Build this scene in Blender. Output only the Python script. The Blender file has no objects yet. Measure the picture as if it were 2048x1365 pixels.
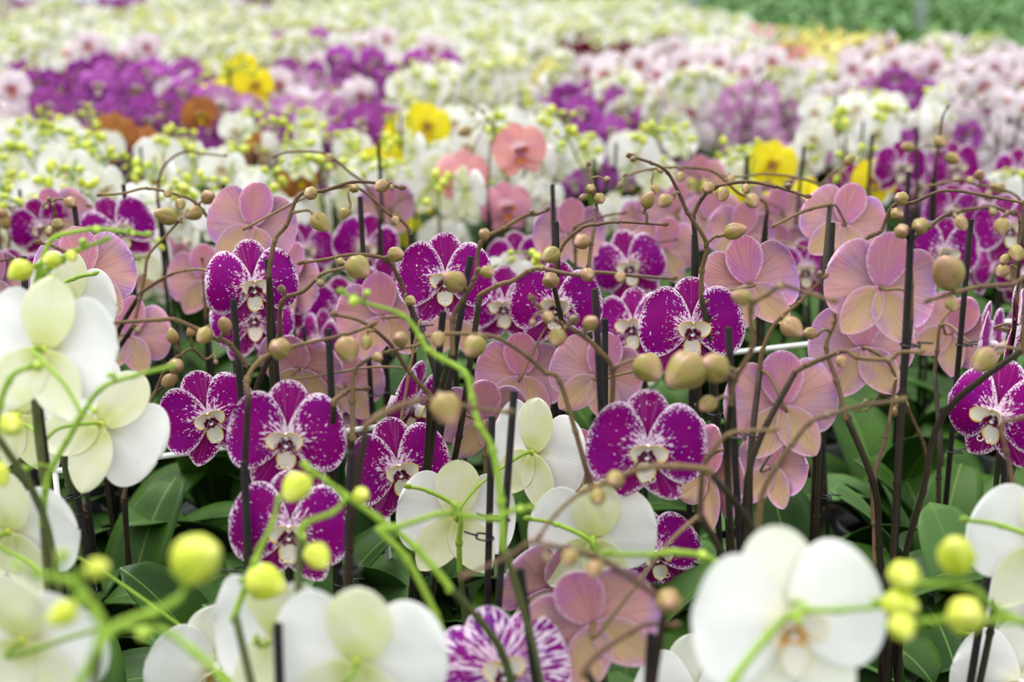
import bpy, math, random
from mathutils import Vector, Matrix
R = math.radians
# ------------------------------------------------------------------ camera, world, light
scene = bpy.context.scene
COL = scene.collection
FPX = 2048 * 50 / 36.0
PITCH = math.atan(800 / FPX)
CAMP = Vector((0, 0, .82))
FWD = Vector((0, math.cos(PITCH), -math.sin(PITCH)))
UPV = Vector((0, math.sin(PITCH), math.cos(PITCH)))
cd = bpy.data.cameras.new('camera'); cam = bpy.data.objects.new('camera', cd); COL.objects.link(cam)
cam.location = CAMP; cam.rotation_euler = (math.pi / 2 - PITCH, 0, 0)
cd.lens = 50; cd.sensor_width = 36; cd.clip_start = .05; cd.clip_end = 200
cd.dof.use_dof = True; cd.dof.focus_distance = 1.27; cd.dof.aperture_fstop = 4.2
scene.camera = cam
w = bpy.data.worlds.new('greenhouse_daylight'); scene.world = w; w.use_nodes = True
wn = w.node_tree.nodes; wl = w.node_tree.links; wn.clear()
wo = wn.new('ShaderNodeOutputWorld'); wb = wn.new('ShaderNodeBackground'); wb.inputs[1].default_value = 1.0
tc = wn.new('ShaderNodeTexCoord'); sx = wn.new('ShaderNodeSeparateXYZ'); cr = wn.new('ShaderNodeValToRGB')
wl.new(tc.outputs['Generated'], sx.inputs[0]); wl.new(sx.outputs[2], cr.inputs[0]); wl.new(cr.outputs[0], wb.inputs[0]); wl.new(wb.outputs[0], wo.inputs[0])
cr.color_ramp.elements[0].position = 0; cr.color_ramp.elements[0].color = (.36, .40, .34, 1)
cr.color_ramp.elements[1].position = .75; cr.color_ramp.elements[1].color = (1.66, 1.68, 1.73, 1)
sd = bpy.data.lights.new('sun', 'SUN'); sd.energy = 2.2; sd.angle = R(25); sd.color = (1, .97, .92)
sun = bpy.data.objects.new('sun', sd); COL.objects.link(sun); sun.rotation_euler = (R(-28), R(-26), 0)
scene.view_settings.view_transform = 'Standard'; scene.view_settings.look = 'None'
scene.view_settings.gamma = 1; scene.view_settings.use_curve_mapping = False
scene.view_settings.exposure = .45

def P(px, py, d):
    return CAMP + d * (FWD + Vector(((px - 1024) / FPX, 0, 0)) - UPV * ((py - 682.5) / FPX))
def proj(p):
    v = p - CAMP; d = v.dot(FWD)
    return 1024 + FPX * v.x / d, 682.5 - FPX * v.dot(UPV) / d, d

# ------------------------------------------------------------------ materials
def lin(h):
    c = [int(h[i:i + 2], 16) / 255 for i in (0, 2, 4)]
    return tuple([x / 12.92 if x <= .04045 else ((x + .055) / 1.055) ** 2.4 for x in c] + [1])
class NT:
    def __init__(s, name, trans=0.0, rough=.5, spec=.3, coat=0):
        s.m = bpy.data.materials.new(name); s.m.use_nodes = True; s.t = s.m.node_tree; s.n = s.t.nodes; s.n.clear()
        s.out = s.n.new('ShaderNodeOutputMaterial'); s.p = s.n.new('ShaderNodeBsdfPrincipled')
        s.p.inputs['Roughness'].default_value = rough; s.p.inputs['Specular IOR Level'].default_value = spec
        s.p.inputs['Coat Weight'].default_value = coat
        s.trans = trans
        if trans:
            s.tr = s.n.new('ShaderNodeBsdfTranslucent'); mx = s.n.new('ShaderNodeMixShader'); mx.inputs[0].default_value = trans
            s.t.links.new(s.p.outputs[0], mx.inputs[1]); s.t.links.new(s.tr.outputs[0], mx.inputs[2]); s.t.links.new(mx.outputs[0], s.out.inputs[0])
        else: s.t.links.new(s.p.outputs[0], s.out.inputs[0])
    def put(s, sock, v):
        if isinstance(v, bpy.types.NodeSocket): s.t.links.new(v, sock)
        else: sock.default_value = v
    def col(s, c):
        s.put(s.p.inputs['Base Color'], c)
        if s.trans: s.put(s.tr.inputs[0], c)
        return s.m
    def at(s, name):
        a = s.n.new('ShaderNodeAttribute'); a.attribute_name = name; return a.outputs['Fac']
    def ma(s, op, a, b=0.0, c=None):
        m = s.n.new('ShaderNodeMath'); m.operation = op; s.put(m.inputs[0], a); s.put(m.inputs[1], b)
        if c is not None: s.put(m.inputs[2], c)
        return m.outputs[0]
    def vec(s, a, b, c=0.0):
        m = s.n.new('ShaderNodeCombineXYZ'); s.put(m.inputs[0], a); s.put(m.inputs[1], b); s.put(m.inputs[2], c); return m.outputs[0]
    def noise(s, v, scale, detail=2, rough=.5):
        m = s.n.new('ShaderNodeTexNoise'); s.put(m.inputs['Vector'], v); m.inputs['Scale'].default_value = scale
        m.inputs['Detail'].default_value = detail; m.inputs['Roughness'].default_value = rough; return m.outputs[0]
    def step(s, v, a, b):
        m = s.n.new('ShaderNodeMapRange'); m.interpolation_type = 'SMOOTHSTEP'; s.put(m.inputs[0], v)
        m.inputs[1].default_value = a; m.inputs[2].default_value = b; return m.outputs[0]
    def mix(s, f, a, b):
        m = s.n.new('ShaderNodeMix'); m.data_type = 'RGBA'; s.put(m.inputs[0], f); s.put(m.inputs[6], a); s.put(m.inputs[7], b); return m.outputs[2]
    def rnd(s):
        return s.n.new('ShaderNodeObjectInfo').outputs['Random']
    def obj(s):
        return s.n.new('ShaderNodeTexCoord').outputs['Object']
    def bump(s, h, k=.3, d=.001):
        b = s.n.new('ShaderNodeBump'); b.inputs['Strength'].default_value = k; b.inputs['Distance'].default_value = d
        s.put(b.inputs['Height'], h); s.put(s.p.inputs['Normal'], b.outputs[0])
def polar(t):
    u = t.at('pu'); v = t.at('pv')
    r = t.ma('SQRT', t.ma('ADD', t.ma('MULTIPLY', u, u), t.ma('MULTIPLY', v, v)))
    return u, v, r, t.ma('ARCTAN2', u, v)
def speckled(name, purple, violet, white, edge=5.5, base=.22, streak=1.0, sep=False, ak=1.5, rk=2.4):
    t = NT(name, .22, .5, .12); u, v, r, a = polar(t); e = t.at('pe'); rn = t.ma('MULTIPLY', t.rnd(), 37.0)
    n1 = t.noise(t.vec(u, v, rn), 62, 1.5)
    me = t.step(t.ma('SUBTRACT', n1, t.ma('MULTIPLY', e, edge)), .34, .41)
    n2 = t.noise(t.vec(t.ma('MULTIPLY', a, ak), t.ma('MULTIPLY', r, rk), rn), 7.5, 3.5, .62)
    mb = t.step(t.ma('SUBTRACT', t.ma('ADD', n2, base), t.ma('MULTIPLY', r, streak)), .50, .56)
    n4 = t.noise(t.vec(u, v, t.ma('ADD', rn, 9.0)), 34, 1)
    md = t.step(t.ma('SUBTRACT', n4, .0), .71, .75)
    msk = t.ma('MAXIMUM', t.ma('MAXIMUM', me, mb), md)
    n3 = t.noise(t.vec(u, v, rn), 4, 1); c = t.mix(t.step(n3, .35, .7), purple, violet)
    vn = t.noise(t.vec(t.ma('MULTIPLY', a, 18.0), r, rn), 1.6, 1)
    c = t.mix(t.ma('MULTIPLY', t.step(vn, .5, .75), .10), c, white) if sep else c
    t.bump(vn, .25, .0012)
    return t.col(t.mix(msk, c, white))
def backside(name, pink, lilac, cream, creamamt, edgec, dots=None):
    t = NT(name, .28, .6, .12); u, v, r, a = polar(t); e = t.at('pe'); rn = t.ma('MULTIPLY', t.rnd(), 37.0)
    n = t.noise(t.vec(u, v, rn), 3.5, 2); c = t.mix(t.step(n, .38, .66), pink, lilac)
    n2 = t.noise(t.vec(u, v, t.ma('ADD', rn, 5.0)), 5, 2)
    cm = t.ma('MULTIPLY', t.step(t.ma('ADD', t.ma('MULTIPLY', n2, .8), t.ma('MULTIPLY', e, 2.2)), .55 - creamamt * .3, .95 - creamamt * .3), creamamt)
    c = t.mix(cm, c, cream)
    vn = t.noise(t.vec(t.ma('MULTIPLY', a, 20.0), r, rn), 1.8, 2)
    c = t.mix(t.ma('MULTIPLY', t.step(vn, .46, .70), .34), c, dots or lin('a8557f'))
    n1 = t.noise(t.vec(u, v, rn), 70, 1)
    me = t.step(t.ma('SUBTRACT', n1, t.ma('MULTIPLY', e, 9.0)), .28, .45)
    c = t.mix(t.ma('MULTIPLY', me, .75), c, edgec)
    core = t.step(r, .07, .02); c = t.mix(core, c, lin('eba0c4'))
    t.bump(vn, .35, .0015)
    return t.col(c)
def plainpetal(name, c1, c2, centre=None, cr=.16, vein=.12, veinc=None, trans=.3):
    t = NT(name, trans, .5, .2); u, v, r, a = polar(t); rn = t.ma('MULTIPLY', t.rnd(), 37.0)
    n = t.noise(t.vec(u, v, rn), 3.5, 2); c = t.mix(t.step(n, .35, .7), c1, c2)
    vn = t.noise(t.vec(t.ma('MULTIPLY', a, 16.0), r, rn), 1.6, 2)
    c = t.mix(t.ma('MULTIPLY', t.step(vn, .5, .7), vein), c, veinc or c2)
    if centre: c = t.mix(t.step(r, cr * 1.5, cr * .5), c, centre)
    t.bump(vn, .2, .0012)
    return t.col(c)
def solid(name, h, rough=.5, spec=.4, var=None, nscale=30, trans=0, coat=0, bump=0):
    t = NT(name, trans, rough, spec, coat)
    if not var: return t.col(lin(h))
    n = t.noise(t.obj(), nscale, 3)
    if bump: t.bump(n, bump, .002)
    return t.col(t.mix(t.step(n, .35, .65), lin(h), lin(var)))
WH = lin('f0dcee')
M = {}
M['sp_pf'] = speckled('speckled_petal', lin('8d0078'), lin('84007e'), WH, 4.6, .15)
M['sp_sf'] = speckled('speckled_sepal', lin('8c0072'), lin('8e0a78'), WH, 4.8, -.02, 1.6, True)
M['sp_pb'] = backside('petal_reverse', lin('efaabf'), lin('cb96da'), lin('eac59a'), .5, lin('ead3e8'))
M['sp_sb'] = backside('sepal_reverse', lin('e9a8b4'), lin('cb96c8'), lin('e2c38c'), .85, lin('e4c2d8'), lin('a97a62'))
M['sp_db'] = backside('dorsal_reverse', lin('e696b4'), lin('d98cc2'), lin('dcac8c'), .45, lin('ecd0e4'), lin('a8557f'))
M['st_pf'] = speckled('streaked_petal', lin('8a1080'), lin('7a1890'), WH, 9.0, .01, .0, False, 2.2, .9)
M['st_sf'] = speckled('streaked_sepal', lin('8a1080'), lin('7a1890'), WH, 9.0, .02, .0, False, 2.2, .9)
M['wh_pf'] = plainpetal('white_petal', lin('fbfaf8'), lin('f3f3f1'), lin('f6f4df'), .12)
M['wh_sf'] = plainpetal('white_sepal', lin('f8f7f0'), lin('f2f2ea'), lin('eef0cc'), .12)
M['wh_sb'] = plainpetal('white_sepal_reverse', lin('f5f4dc'), lin('eceebb'), lin('dfe39a'), .14, .25, lin('e0e2b4'))
M['pu_pf'] = plainpetal('magenta_petal', lin('b044ae'), lin('c06cc4'), lin('e8c8e6'), .10, .3, lin('8a1f86'))
M['li_pf'] = plainpetal('lilac_petal', lin('e3b3dd'), lin('d08ccd'), lin('fbf0f6'), .20, .25, lin('b765b8'))
M['bl_pf'] = plainpetal('blush_petal', lin('fbf6f7'), lin('f2e4ee'), lin('c065b8'), .085, .15, lin('d9a6d2'))
M['ye_pf'] = plainpetal('yellow_petal', lin('f7ec24'), lin('f4e63c'), lin('e8b820'), .07, .1)
M['py_pf'] = plainpetal('pale_yellow_petal', lin('f3eda8'), lin('ece27c'), lin('e0c040'), .08, .1)
M['sa_pf'] = plainpetal('salmon_petal', lin('f6bcb4'), lin('f0b2bc'), lin('fbe9f0'), .15, .2, lin('eb9c9e'))
M['sk_pf'] = plainpetal('pink_petal', lin('eeb0c2'), lin('e19fc6'), lin('fbe9f0'), .15, .2, lin('d080a8'))
M['ru_pf'] = plainpetal('rust_petal', lin('c98a50'), lin('b87444'), lin('d8a060'), .1, .2)
M['bu_pf'] = plainpetal('burgundy_petal', lin('7a1040'), lin('6a1030'), lin('c890a0'), .08, .1)
def lipmat(name, white, yellow, dark):
    t = NT(name, .2, .4, .35); u = t.at('pu'); v = t.at('pv'); e = t.at('pe'); rn = t.ma('MULTIPLY', t.rnd(), 20.0)
    n = t.noise(t.vec(u, v, rn), 30, 2)
    c = t.mix(t.step(t.ma('SUBTRACT', t.ma('MULTIPLY', n, .02), e), -.012, .006), white, yellow)
    d = t.step(t.ma('ADD', t.ma('MULTIPLY', v, 9.0), n), 1.05, .80)
    return t.col(t.mix(d, c, dark))
M['lip_sp'] = lipmat('speckled_lip', lin('f6efe4'), lin('f0d058'), lin('7d1248'))
M['lip_wh'] = lipmat('white_lip', lin('fdf8ec'), lin('f8ecc4'), lin('f0b850'))
M['lip_sa'] = lipmat('salmon_lip', lin('f09a3c'), lin('dc58b0'), lin('c444b4'))
M['lip_ye'] = lipmat('yellow_lip', lin('f0d428'), lin('d09020'), lin('a04820'))
M['column'] = solid('column', 'f7eef4', .35, .4)
M['column_sa'] = solid('column_pink', 'f0c8e6', .35, .4)
def budmat(name, c1, c2, seam, tip):
    t = NT(name, .12, .42, .4); u = t.at('pu'); v = t.at('pv'); e = t.at('pe'); rn = t.ma('MULTIPLY', t.rnd(), 30.0)
    n = t.noise(t.vec(u, v, rn), 2.2, 2); c = t.mix(t.step(n, .4, .62), c1, c2)
    vn = t.noise(t.vec(t.ma('MULTIPLY', u, 9.0), v, rn), 2.5, 2)
    c = t.mix(t.ma('MULTIPLY', t.step(vn, .5, .68), .4), c, seam)
    c = t.mix(t.step(e, .12, .02), c, seam)
    t.bump(vn, .3, .0012)
    return t.col(t.mix(t.step(v, .80, 1.0), c, tip))
M['bud_b'] = budmat('tan_bud', lin('968743'), lin('a5815c'), lin('70623a'), lin('b98f7c'))
M['bud_n'] = budmat('young_brown_bud', lin('8c7a48'), lin('7a6450'), lin('4c4030'), lin('6a5048'))
M['bud_g'] = budmat('yellow_green_bud', lin('c6d13a'), lin('d6da58'), lin('98ac24'), lin('dade70'))
M['bud_y'] = budmat('young_green_bud', lin('9dbb35'), lin('aac440'), lin('7c9a28'), lin('a0b840'))
M['bud_w'] = budmat('opening_white_bud', lin('f8f7d6'), lin('f0f0a4'), lin('d4dc6c'), lin('f8f7e0'))
def stemmat(name, a, b, c):
    t = NT(name, 0, .6, .18); o = t.obj(); n = t.noise(o, 60, 3); n2 = t.noise(o, 11, 2)
    t.bump(t.noise(o, 500, 2), .3, .001)
    return t.col(t.mix(t.step(n2, .4, .65), t.mix(t.step(n, .35, .65), lin(a), lin(b)), lin(c)))
M['stem_b'] = stemmat('brown_stem', '6a5140', '523e32', '776242')
M['stem_l'] = stemmat('dark_stalk', '352821', '2a201b', '3a3426')
M['stem_g'] = stemmat('green_stem', '7f9f34', '90af3e', '77932f')
M['stem_o'] = stemmat('olive_stalk', '55603a', '45502c', '5e6038')
M['ped_b'] = solid('tan_pedicel', '86724a', .5, .3, '74604a')
M['stake'] = solid('black_stake', '24211f', .75, .12, '1b1918', 60)
M['clip'] = solid('black_clip', '15171b', .4, .4)
def leafmat():
    t = NT('orchid_leaf', .10, .5, .16, .0); u = t.at('pu'); v = t.at('pv'); rn = t.ma('MULTIPLY', t.rnd(), 30.0)
    n = t.noise(t.vec(u, v, rn), 14, 3); c = t.mix(t.step(n, .35, .65), lin('34560f'), lin('223f12'))
    c = t.mix(t.step(t.rnd(), .55, .95), c, lin('4d6f38'))
    ab = t.ma('ABSOLUTE', u); c = t.mix(t.step(ab, .0016, .0002), c, lin('5c7a38'))
    vn = t.noise(t.vec(t.ma('MULTIPLY', u, 40.0), t.ma('MULTIPLY', v, 2.0), rn), 6, 1); t.bump(vn, .2, .001)
    return t.col(c)
M['leaf'] = leafmat()
def potmat():
    t = NT('clear_pot_plastic', 0, .18, .6)
    t.col(lin('aeb6b4')); tr = t.n.new('ShaderNodeBsdfTransparent'); mx = t.n.new('ShaderNodeMixShader'); mx.inputs[0].default_value = .45
    t.t.links.new(tr.outputs[0], mx.inputs[2]); t.t.links.new(t.p.outputs[0], mx.inputs[1]); t.t.links.new(mx.outputs[0], t.out.inputs[0])
    return t.m
M['pot'] = potmat()
M['bark'] = solid('orchid_bark', '5b4634', .9, .1, '33261c', 90, bump=1)
M['bench'] = solid('bench_plastic', '565b59', .7, .2, '434846', 8)
M['alu'] = solid('aluminium', 'b9bdbf', .35, .6)
M['white_rod'] = solid('white_plastic_rod', 'e9ece8', .4, .4)
M['concrete'] = solid('concrete_path', '9aa7ac', .8, .2, '8794a0', 2)
M['post'] = solid('galvanised_post', 'c4c9cf', .4, .5)
M['foliage'] = solid('young_foliage', '5c8a3c', .45, .4, '3f6e30', 5, trans=.1)

# ------------------------------------------------------------------ mesh building
class MB:
    def __init__(s): s.v = []; s.f = []; s.mi = []; s.u = []; s.w = []; s.e = []
    def add(s, v, f, mi=0, u=None, w=None, e=None, mat=None):
        o = len(s.v); n = len(v)
        s.v += [tuple(mat @ Vector(p)) for p in v] if mat else [tuple(p) for p in v]
        s.f += [tuple(o + i for i in q) for q in f]
        s.mi += mi if isinstance(mi, list) else [mi] * len(f)
        s.u += u or [0] * n; s.w += w or [0] * n; s.e += e or [1] * n
    def join(s, o, mat=None, mimap=None):
        s.add(o.v, o.f, [mimap[i] for i in o.mi] if mimap else list(o.mi), o.u, o.w, o.e, mat)
    def mesh(s, name, mats):
        m = bpy.data.meshes.new(name); m.from_pydata(s.v, [], s.f)
        for k in mats: m.materials.append(M[k])
        m.polygons.foreach_set('material_index', s.mi); m.polygons.foreach_set('use_smooth', [True] * len(s.f))
        for nm, arr in (('pu', s.u), ('pv', s.w), ('pe', s.e)):
            m.attributes.new(nm, 'FLOAT', 'POINT').data.foreach_set('value', arr)
        m.update(); return m
def link(name, me, parent=None, loc=None, mat=None):
    o = bpy.data.objects.new(name, me); COL.objects.link(o); o.parent = parent
    if mat is not None: o.matrix_local = mat
    elif loc is not None: o.location = loc
    return o
def tag(o, label=None, cat=None, group=None, kind=None):
    if label: o['label'] = label
    if cat: o['category'] = cat
    if group: o['group'] = group
    if kind: o['kind'] = kind
    return o
def cr_path(pts, rad, per=6):
    n = len(pts); out = []; ro = []
    if n < 3: 
        return [pts[0].lerp(pts[-1], i / per) for i in range(per + 1)], [rad[0] + (rad[-1] - rad[0]) * i / per for i in range(per + 1)]
    for i in range(n - 1):
        p0 = pts[max(i - 1, 0)]; p1 = pts[i]; p2 = pts[i + 1]; p3 = pts[min(i + 2, n - 1)]
        for k in range(per):
            t = k / per
            out.append(.5 * ((2 * p1) + (p2 - p0) * t + (2 * p0 - 5 * p1 + 4 * p2 - p3) * t * t + (3 * p1 - p0 - 3 * p2 + p3) * t ** 3))
            ro.append(rad[i] + (rad[i + 1] - rad[i]) * t)
    out.append(pts[-1]); ro.append(rad[-1]); return out, ro
def tube(mb, pts, rad, mi=0, ns=8, per=6, smooth=True, cap=True):
    if smooth: pts, rad = cr_path(pts, rad, per)
    n = len(pts); v = []; f = []; T = (pts[1] - pts[0]).normalized()
    N = T.orthogonal().normalized(); w_ = []
    for i in range(n):
        T2 = (pts[min(i + 1, n - 1)] - pts[max(i - 1, 0)])
        T2 = T2.normalized() if T2.length > 1e-9 else T
        N = (N - T2 * N.dot(T2)).normalized(); B = T2.cross(N); T = T2
        for k in range(ns):
            a = 2 * math.pi * k / ns; v.append(pts[i] + (N * math.cos(a) + B * math.sin(a)) * rad[i]); w_.append(i / (n - 1))
    for i in range(n - 1):
        for k in range(ns): f.append((i * ns + k, i * ns + (k + 1) % ns, (i + 1) * ns + (k + 1) % ns, (i + 1) * ns + k))
    if cap: f.append(tuple(range(ns))[::-1]); f.append(tuple((n - 1) * ns + k for k in range(ns)))
    mb.add(v, f, mi, None, w_)
def petal(L, W, s0, c0, p, tip, cup, bend, wav, ns, nt, rs, skew=0, th=.006, hood=0):
    """petal pointing +Z in the XZ plane, face towards -Y; slot 0 face, slot 1 reverse"""
    ph = [rs.uniform(0, 6.28) for _ in range(4)]; v = []; U = []; V = []; E = []
    for i in range(ns + 1):
        s = math.sin(math.pi / 2 * i / ns) if tip >= .5 else i / ns
        s = min(s, .9995)
        if s > s0: fw = max(0, 1 - ((s - s0) / (1 - s0)) ** 2) ** tip
        else: fw = c0 + (1 - c0) * math.sin(math.pi / 2 * s / s0) ** p
        wd = W / 2 * fw
        for j in range(nt + 1):
            t = math.sin(math.pi / 2 * (2 * j / nt - 1) * .98) / math.sin(math.pi / 2 * .98)
            x = t * wd; z = s * L
            x2 = x + skew * s * s * L * .5
            y = cup * (x / W * 2) ** 2 * W + bend * s * s * L - hood * math.sin(s * math.pi) * L
            y += wav * W * s * (math.sin(ph[0] + t * 3.2 + s * 2) * abs(t) + .6 * math.sin(ph[1] + s * 6 + t * 5) * abs(t) ** 2)
            y += .02 * W * abs(t) * 0 - .035 * W * math.exp(-(t / .12) ** 2) * (1 - s)
            v.append((x2, y, z)); U.append(x); V.append(z); E.append(min(wd * (1 - abs(t)), (1 - s) * L * 1.1))
    N = len(v); f = []; mi = []; c = nt + 1
    v += [(a, b + th, d) for a, b, d in v]; U += U; V += V; E += E
    for i in range(ns):
        for j in range(nt):
            a = i * c + j; f.append((a, a + 1, a + c + 1, a + c)); mi.append(0)
            f.append((N + a, N + a + c, N + a + c + 1, N + a + 1)); mi.append(1)
    rim = [i for i in range(nt + 1)] + [i * c + nt for i in range(1, ns + 1)] + [ns * c + j for j in range(nt - 1, -1, -1)] + [i * c for i in range(ns - 1, 0, -1)]
    for k in range(len(rim)):
        a = rim[k]; b = rim[(k + 1) % len(rim)]; f.append((b, a, N + a, N + b)); mi.append(0)
    mb = MB(); mb.add(v, f, mi, U, V, E); return mb
def RY(a): return Matrix.Rotation(R(a), 4, 'Y')
def RX(a): return Matrix.Rotation(R(a), 4, 'X')
def RZ(a): return Matrix.Rotation(R(a), 4, 'Z')
def T3(x, y, z): return Matrix.Translation((x, y, z))
def ellipsoid(mb, c, r, mi, nu=10, nv=7, mat=None):
    v = [(c[0], c[1], c[2] + r[2])]; f = []
    for i in range(1, nv):
        for k in range(nu):
            a = math.pi * i / nv; b = 2 * math.pi * k / nu
            v.append((c[0] + r[0] * math.sin(a) * math.cos(b), c[1] + r[1] * math.sin(a) * math.sin(b), c[2] + r[2] * math.cos(a)))
    v.append((c[0], c[1], c[2] - r[2])); e = len(v) - 1
    for k in range(nu):
        f.append((0, 1 + k, 1 + (k + 1) % nu)); f.append((e, e - nu + (k + 1) % nu, e - nu + k))
        for i in range(nv - 2):
            a = 1 + i * nu + k; b = 1 + i * nu + (k + 1) % nu; f.append((a, a + nu, b + nu, b))
    mb.add(v, f, mi, mat=mat)
# flower kinds: petal face, petal reverse, sepal face, sepal reverse, dorsal reverse, lip, column
FK = {'sp': ('sp_pf', 'sp_pb', 'sp_sf', 'sp_sb', 'sp_db', 'lip_sp', 'column'),
      'st': ('st_pf', 'sp_pb', 'st_sf', 'sp_sb', 'sp_db', 'lip_sp', 'column'),
      'wh': ('wh_pf', 'wh_pf', 'wh_sf', 'wh_sb', 'wh_sb', 'lip_wh', 'column'),
      'pu': ('pu_pf', 'pu_pf', 'pu_pf', 'pu_pf', 'pu_pf', 'lip_sp', 'column'),
      'li': ('li_pf', 'li_pf', 'li_pf', 'li_pf', 'li_pf', 'lip_sp', 'column'),
      'bl': ('bl_pf', 'bl_pf', 'bl_pf', 'bl_pf', 'bl_pf', 'lip_sa', 'column'),
      'ye': ('ye_pf',) * 5 + ('lip_ye', 'column'), 'py': ('py_pf',) * 5 + ('lip_ye', 'column'),
      'sa': ('sa_pf',) * 5 + ('lip_sa', 'column_sa'), 'sk': ('sk_pf',) * 5 + ('lip_sa', 'column_sa'),
      'ru': ('ru_pf',) * 5 + ('lip_ye', 'column'), 'bu': ('bu_pf',) * 5 + ('lip_sp', 'column')}
def flower_pieces(var, res):
    """unit-span flower facing -Y: list of (part name, MB, role)"""
    rs = random.Random(100 + var); n = {0: 16, 1: 7, 2: 4}[res]; out = []
    op = [0, .0, .10, -.04][var % 4]
    for sg in (1, -1):
        a = petal(.50, .68, .58, .15, .85, .5, .04 + op + rs.uniform(-.03, .03), .0 + op * .6 + rs.uniform(-.04, .04), .045, n, n, rs, 0, hood=.03)
        m = MB(); m.join(a, T3(0, -.024, .005) @ RY(sg * (80 + rs.uniform(-4, 4))) @ RZ(0)); out.append(('petal', m, 'p'))
    a = petal(.49, .38, .54, .22, .8, .52, .05, .03 + op * .9 + rs.uniform(-.02, .06), .03, n, max(n * 3 // 4, 3), rs); m = MB(); m.join(a, T3(0, .022, .0) @ RY(rs.uniform(-3, 3))); out.append(('dorsal_sepal', m, 'd'))
    for sg in (1, -1):
        a = petal(.51, .35, .42, .22, .8, .68, .05, .05 + op * .9 + rs.uniform(-.02, .10), .03, n, max(n * 3 // 4, 3), rs, sg * -.06)
        m = MB(); m.join(a, T3(0, .026, -.01) @ RY(sg * (146 + rs.uniform(-4, 4)))); out.append(('lateral_sepal', m, 's'))
    L = MB(); q = {0: 8, 1: 4, 2: 3}[res]
    for sg in (1, -1):   # side lobes of the lip, standing up and curling round the column
        a = petal(.20, .17, .55, .35, .8, .5, -.35, -.25, .02, q, q, rs, sg * .3, th=.005)
        L.join(a, T3(sg * .035, -.06, -.05) @ RZ(sg * -34) @ RX(12) @ RY(sg * 50), {0: 0, 1: 0})
    a = petal(.21, .17, .45, .45, .8, .62, -.30, -.35, .02, q, q, rs, 0, th=.006)
    L.join(a, T3(0, -.065, -.06) @ RX(30) @ RY(180), {0: 0, 1: 0})
    if res < 2:
        ellipsoid(L, (0, -.085, -.062), (.022, .02, .016), 1, 8, 5)
    if res == 0:
        for sg in (1, -1):
            b = Vector((sg * .012, -.145, -.205))
            tube(L, [b, b + Vector((sg * .02, -.02, -.03)), b + Vector((sg * .05, -.03, -.015)), b + Vector((sg * .045, -.02, .015)), b + Vector((sg * .03, -.02, .01))], [.006, .005, .004, .003, .002], 0, 6, 4)
    out.append(('lip', L, 'l'))
    C = MB(); ellipsoid(C, (0, -.06, .0), (.034, .06, .036), 0, 10 if res < 2 else 6, 7 if res < 2 else 4, RX(-18))
    ellipsoid(C, (0, .02, 0), (.03, .03, .03), 1, 8, 5)
    return out, C
CACHE = {}
def fpieces(var, res):
    k = (var, res)
    if k not in CACHE: CACHE[k] = flower_pieces(var, res)
    return CACHE[k]
ROLE = {'p': (0, 1), 'd': (2, 4), 's': (2, 3), 'l': (5, 6)}
def hero_flower(parent, kind, var, mat):
    k = ('H', kind, var)
    if k not in CACHE:
        pcs, C = fpieces(var, 0); fk = FK[kind]; L = []
        base = C.mesh('flower', [fk[6], 'bud_g' if kind == 'wh' else 'ped_b'])
        for nm, m, r in pcs:
            L.append((nm, m.mesh(nm, [fk[ROLE[r][0]], fk[ROLE[r][1]]])))
        CACHE[k] = (base, L)
    base, L = CACHE[k]
    o = link('flower', base, parent, mat=mat)
    for nm, me in L: link(nm, me, o)
    return o
def flower_mb(var, res):
    """whole flower in one MB, slots in FK order"""
    k = ('J', var, res)
    if k not in CACHE:
        pcs, C = fpieces(var, res); m = MB()
        for nm, p, r in pcs: m.join(p, None, {0: ROLE[r][0], 1: ROLE[r][1]})
        m.join(C, None, {0: 6, 1: 3}); CACHE[k] = m
    return CACHE[k]
def flower_mesh(kind, var, res):
    k = ('M', kind, var, res)
    if k not in CACHE: CACHE[k] = flower_mb(var, res).mesh('flower', FK[kind])
    return CACHE[k]
def bud_mb(var, res=0):
    """unit-length bud, base at origin, tip +Z"""
    k = ('B', var, res)
    if k in CACHE: return CACHE[k]
    rs = random.Random(var); nu = {0: 24, 1: 12, 2: 6}[res]; nv = {0: 14, 1: 8, 2: 5}[res]; v = []; f = []; U = []; V = []; E = []
    fat = [.36, .33, .40, .35][var % 4]; asym = rs.uniform(.03, .09)
    for i in range(nv + 1):
        s = i / nv; r = fat * (math.sin(math.pi * s ** .88) ** .72) * (1 - .18 * s) + .015
        if i in (0, nv): r = .012
        for j in range(nu):
            a = 2 * math.pi * j / nu; g = abs(((a * 3 / (2 * math.pi) + .25 * s) % 1) - .5) * 2   # 1 at a seam
            rr = r * (1 - .11 * max(0, g - .72) / .28 + .02 * math.sin(a * 6)) 
            v.append((rr * math.cos(a) + asym * math.sin(math.pi * s), rr * math.sin(a), s)); U.append(math.cos(a) * 0 + (j / nu if j < nu / 2 else 1 - j / nu)); V.append(s); E.append(1 - g)
    for i in range(nv):
        for j in range(nu): f.append((i * nu + j, i * nu + (j + 1) % nu, (i + 1) * nu + (j + 1) % nu, (i + 1) * nu + j))
    f.append(tuple(range(nu))[::-1]); f.append(tuple(nv * nu + j for j in range(nu)))
    m = MB(); m.add(v, f, 0, U, V, E); CACHE[k] = m; return m
def bud_mesh(mat, var, res=0):
    k = ('BM', mat, var, res)
    if k not in CACHE: CACHE[k] = bud_mb(var, res).mesh('bud', [mat])
    return CACHE[k]
def aim(d, roll=0):
    return d.to_track_quat('Z', 'Y').to_matrix().to_4x4() @ RZ(roll)
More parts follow.
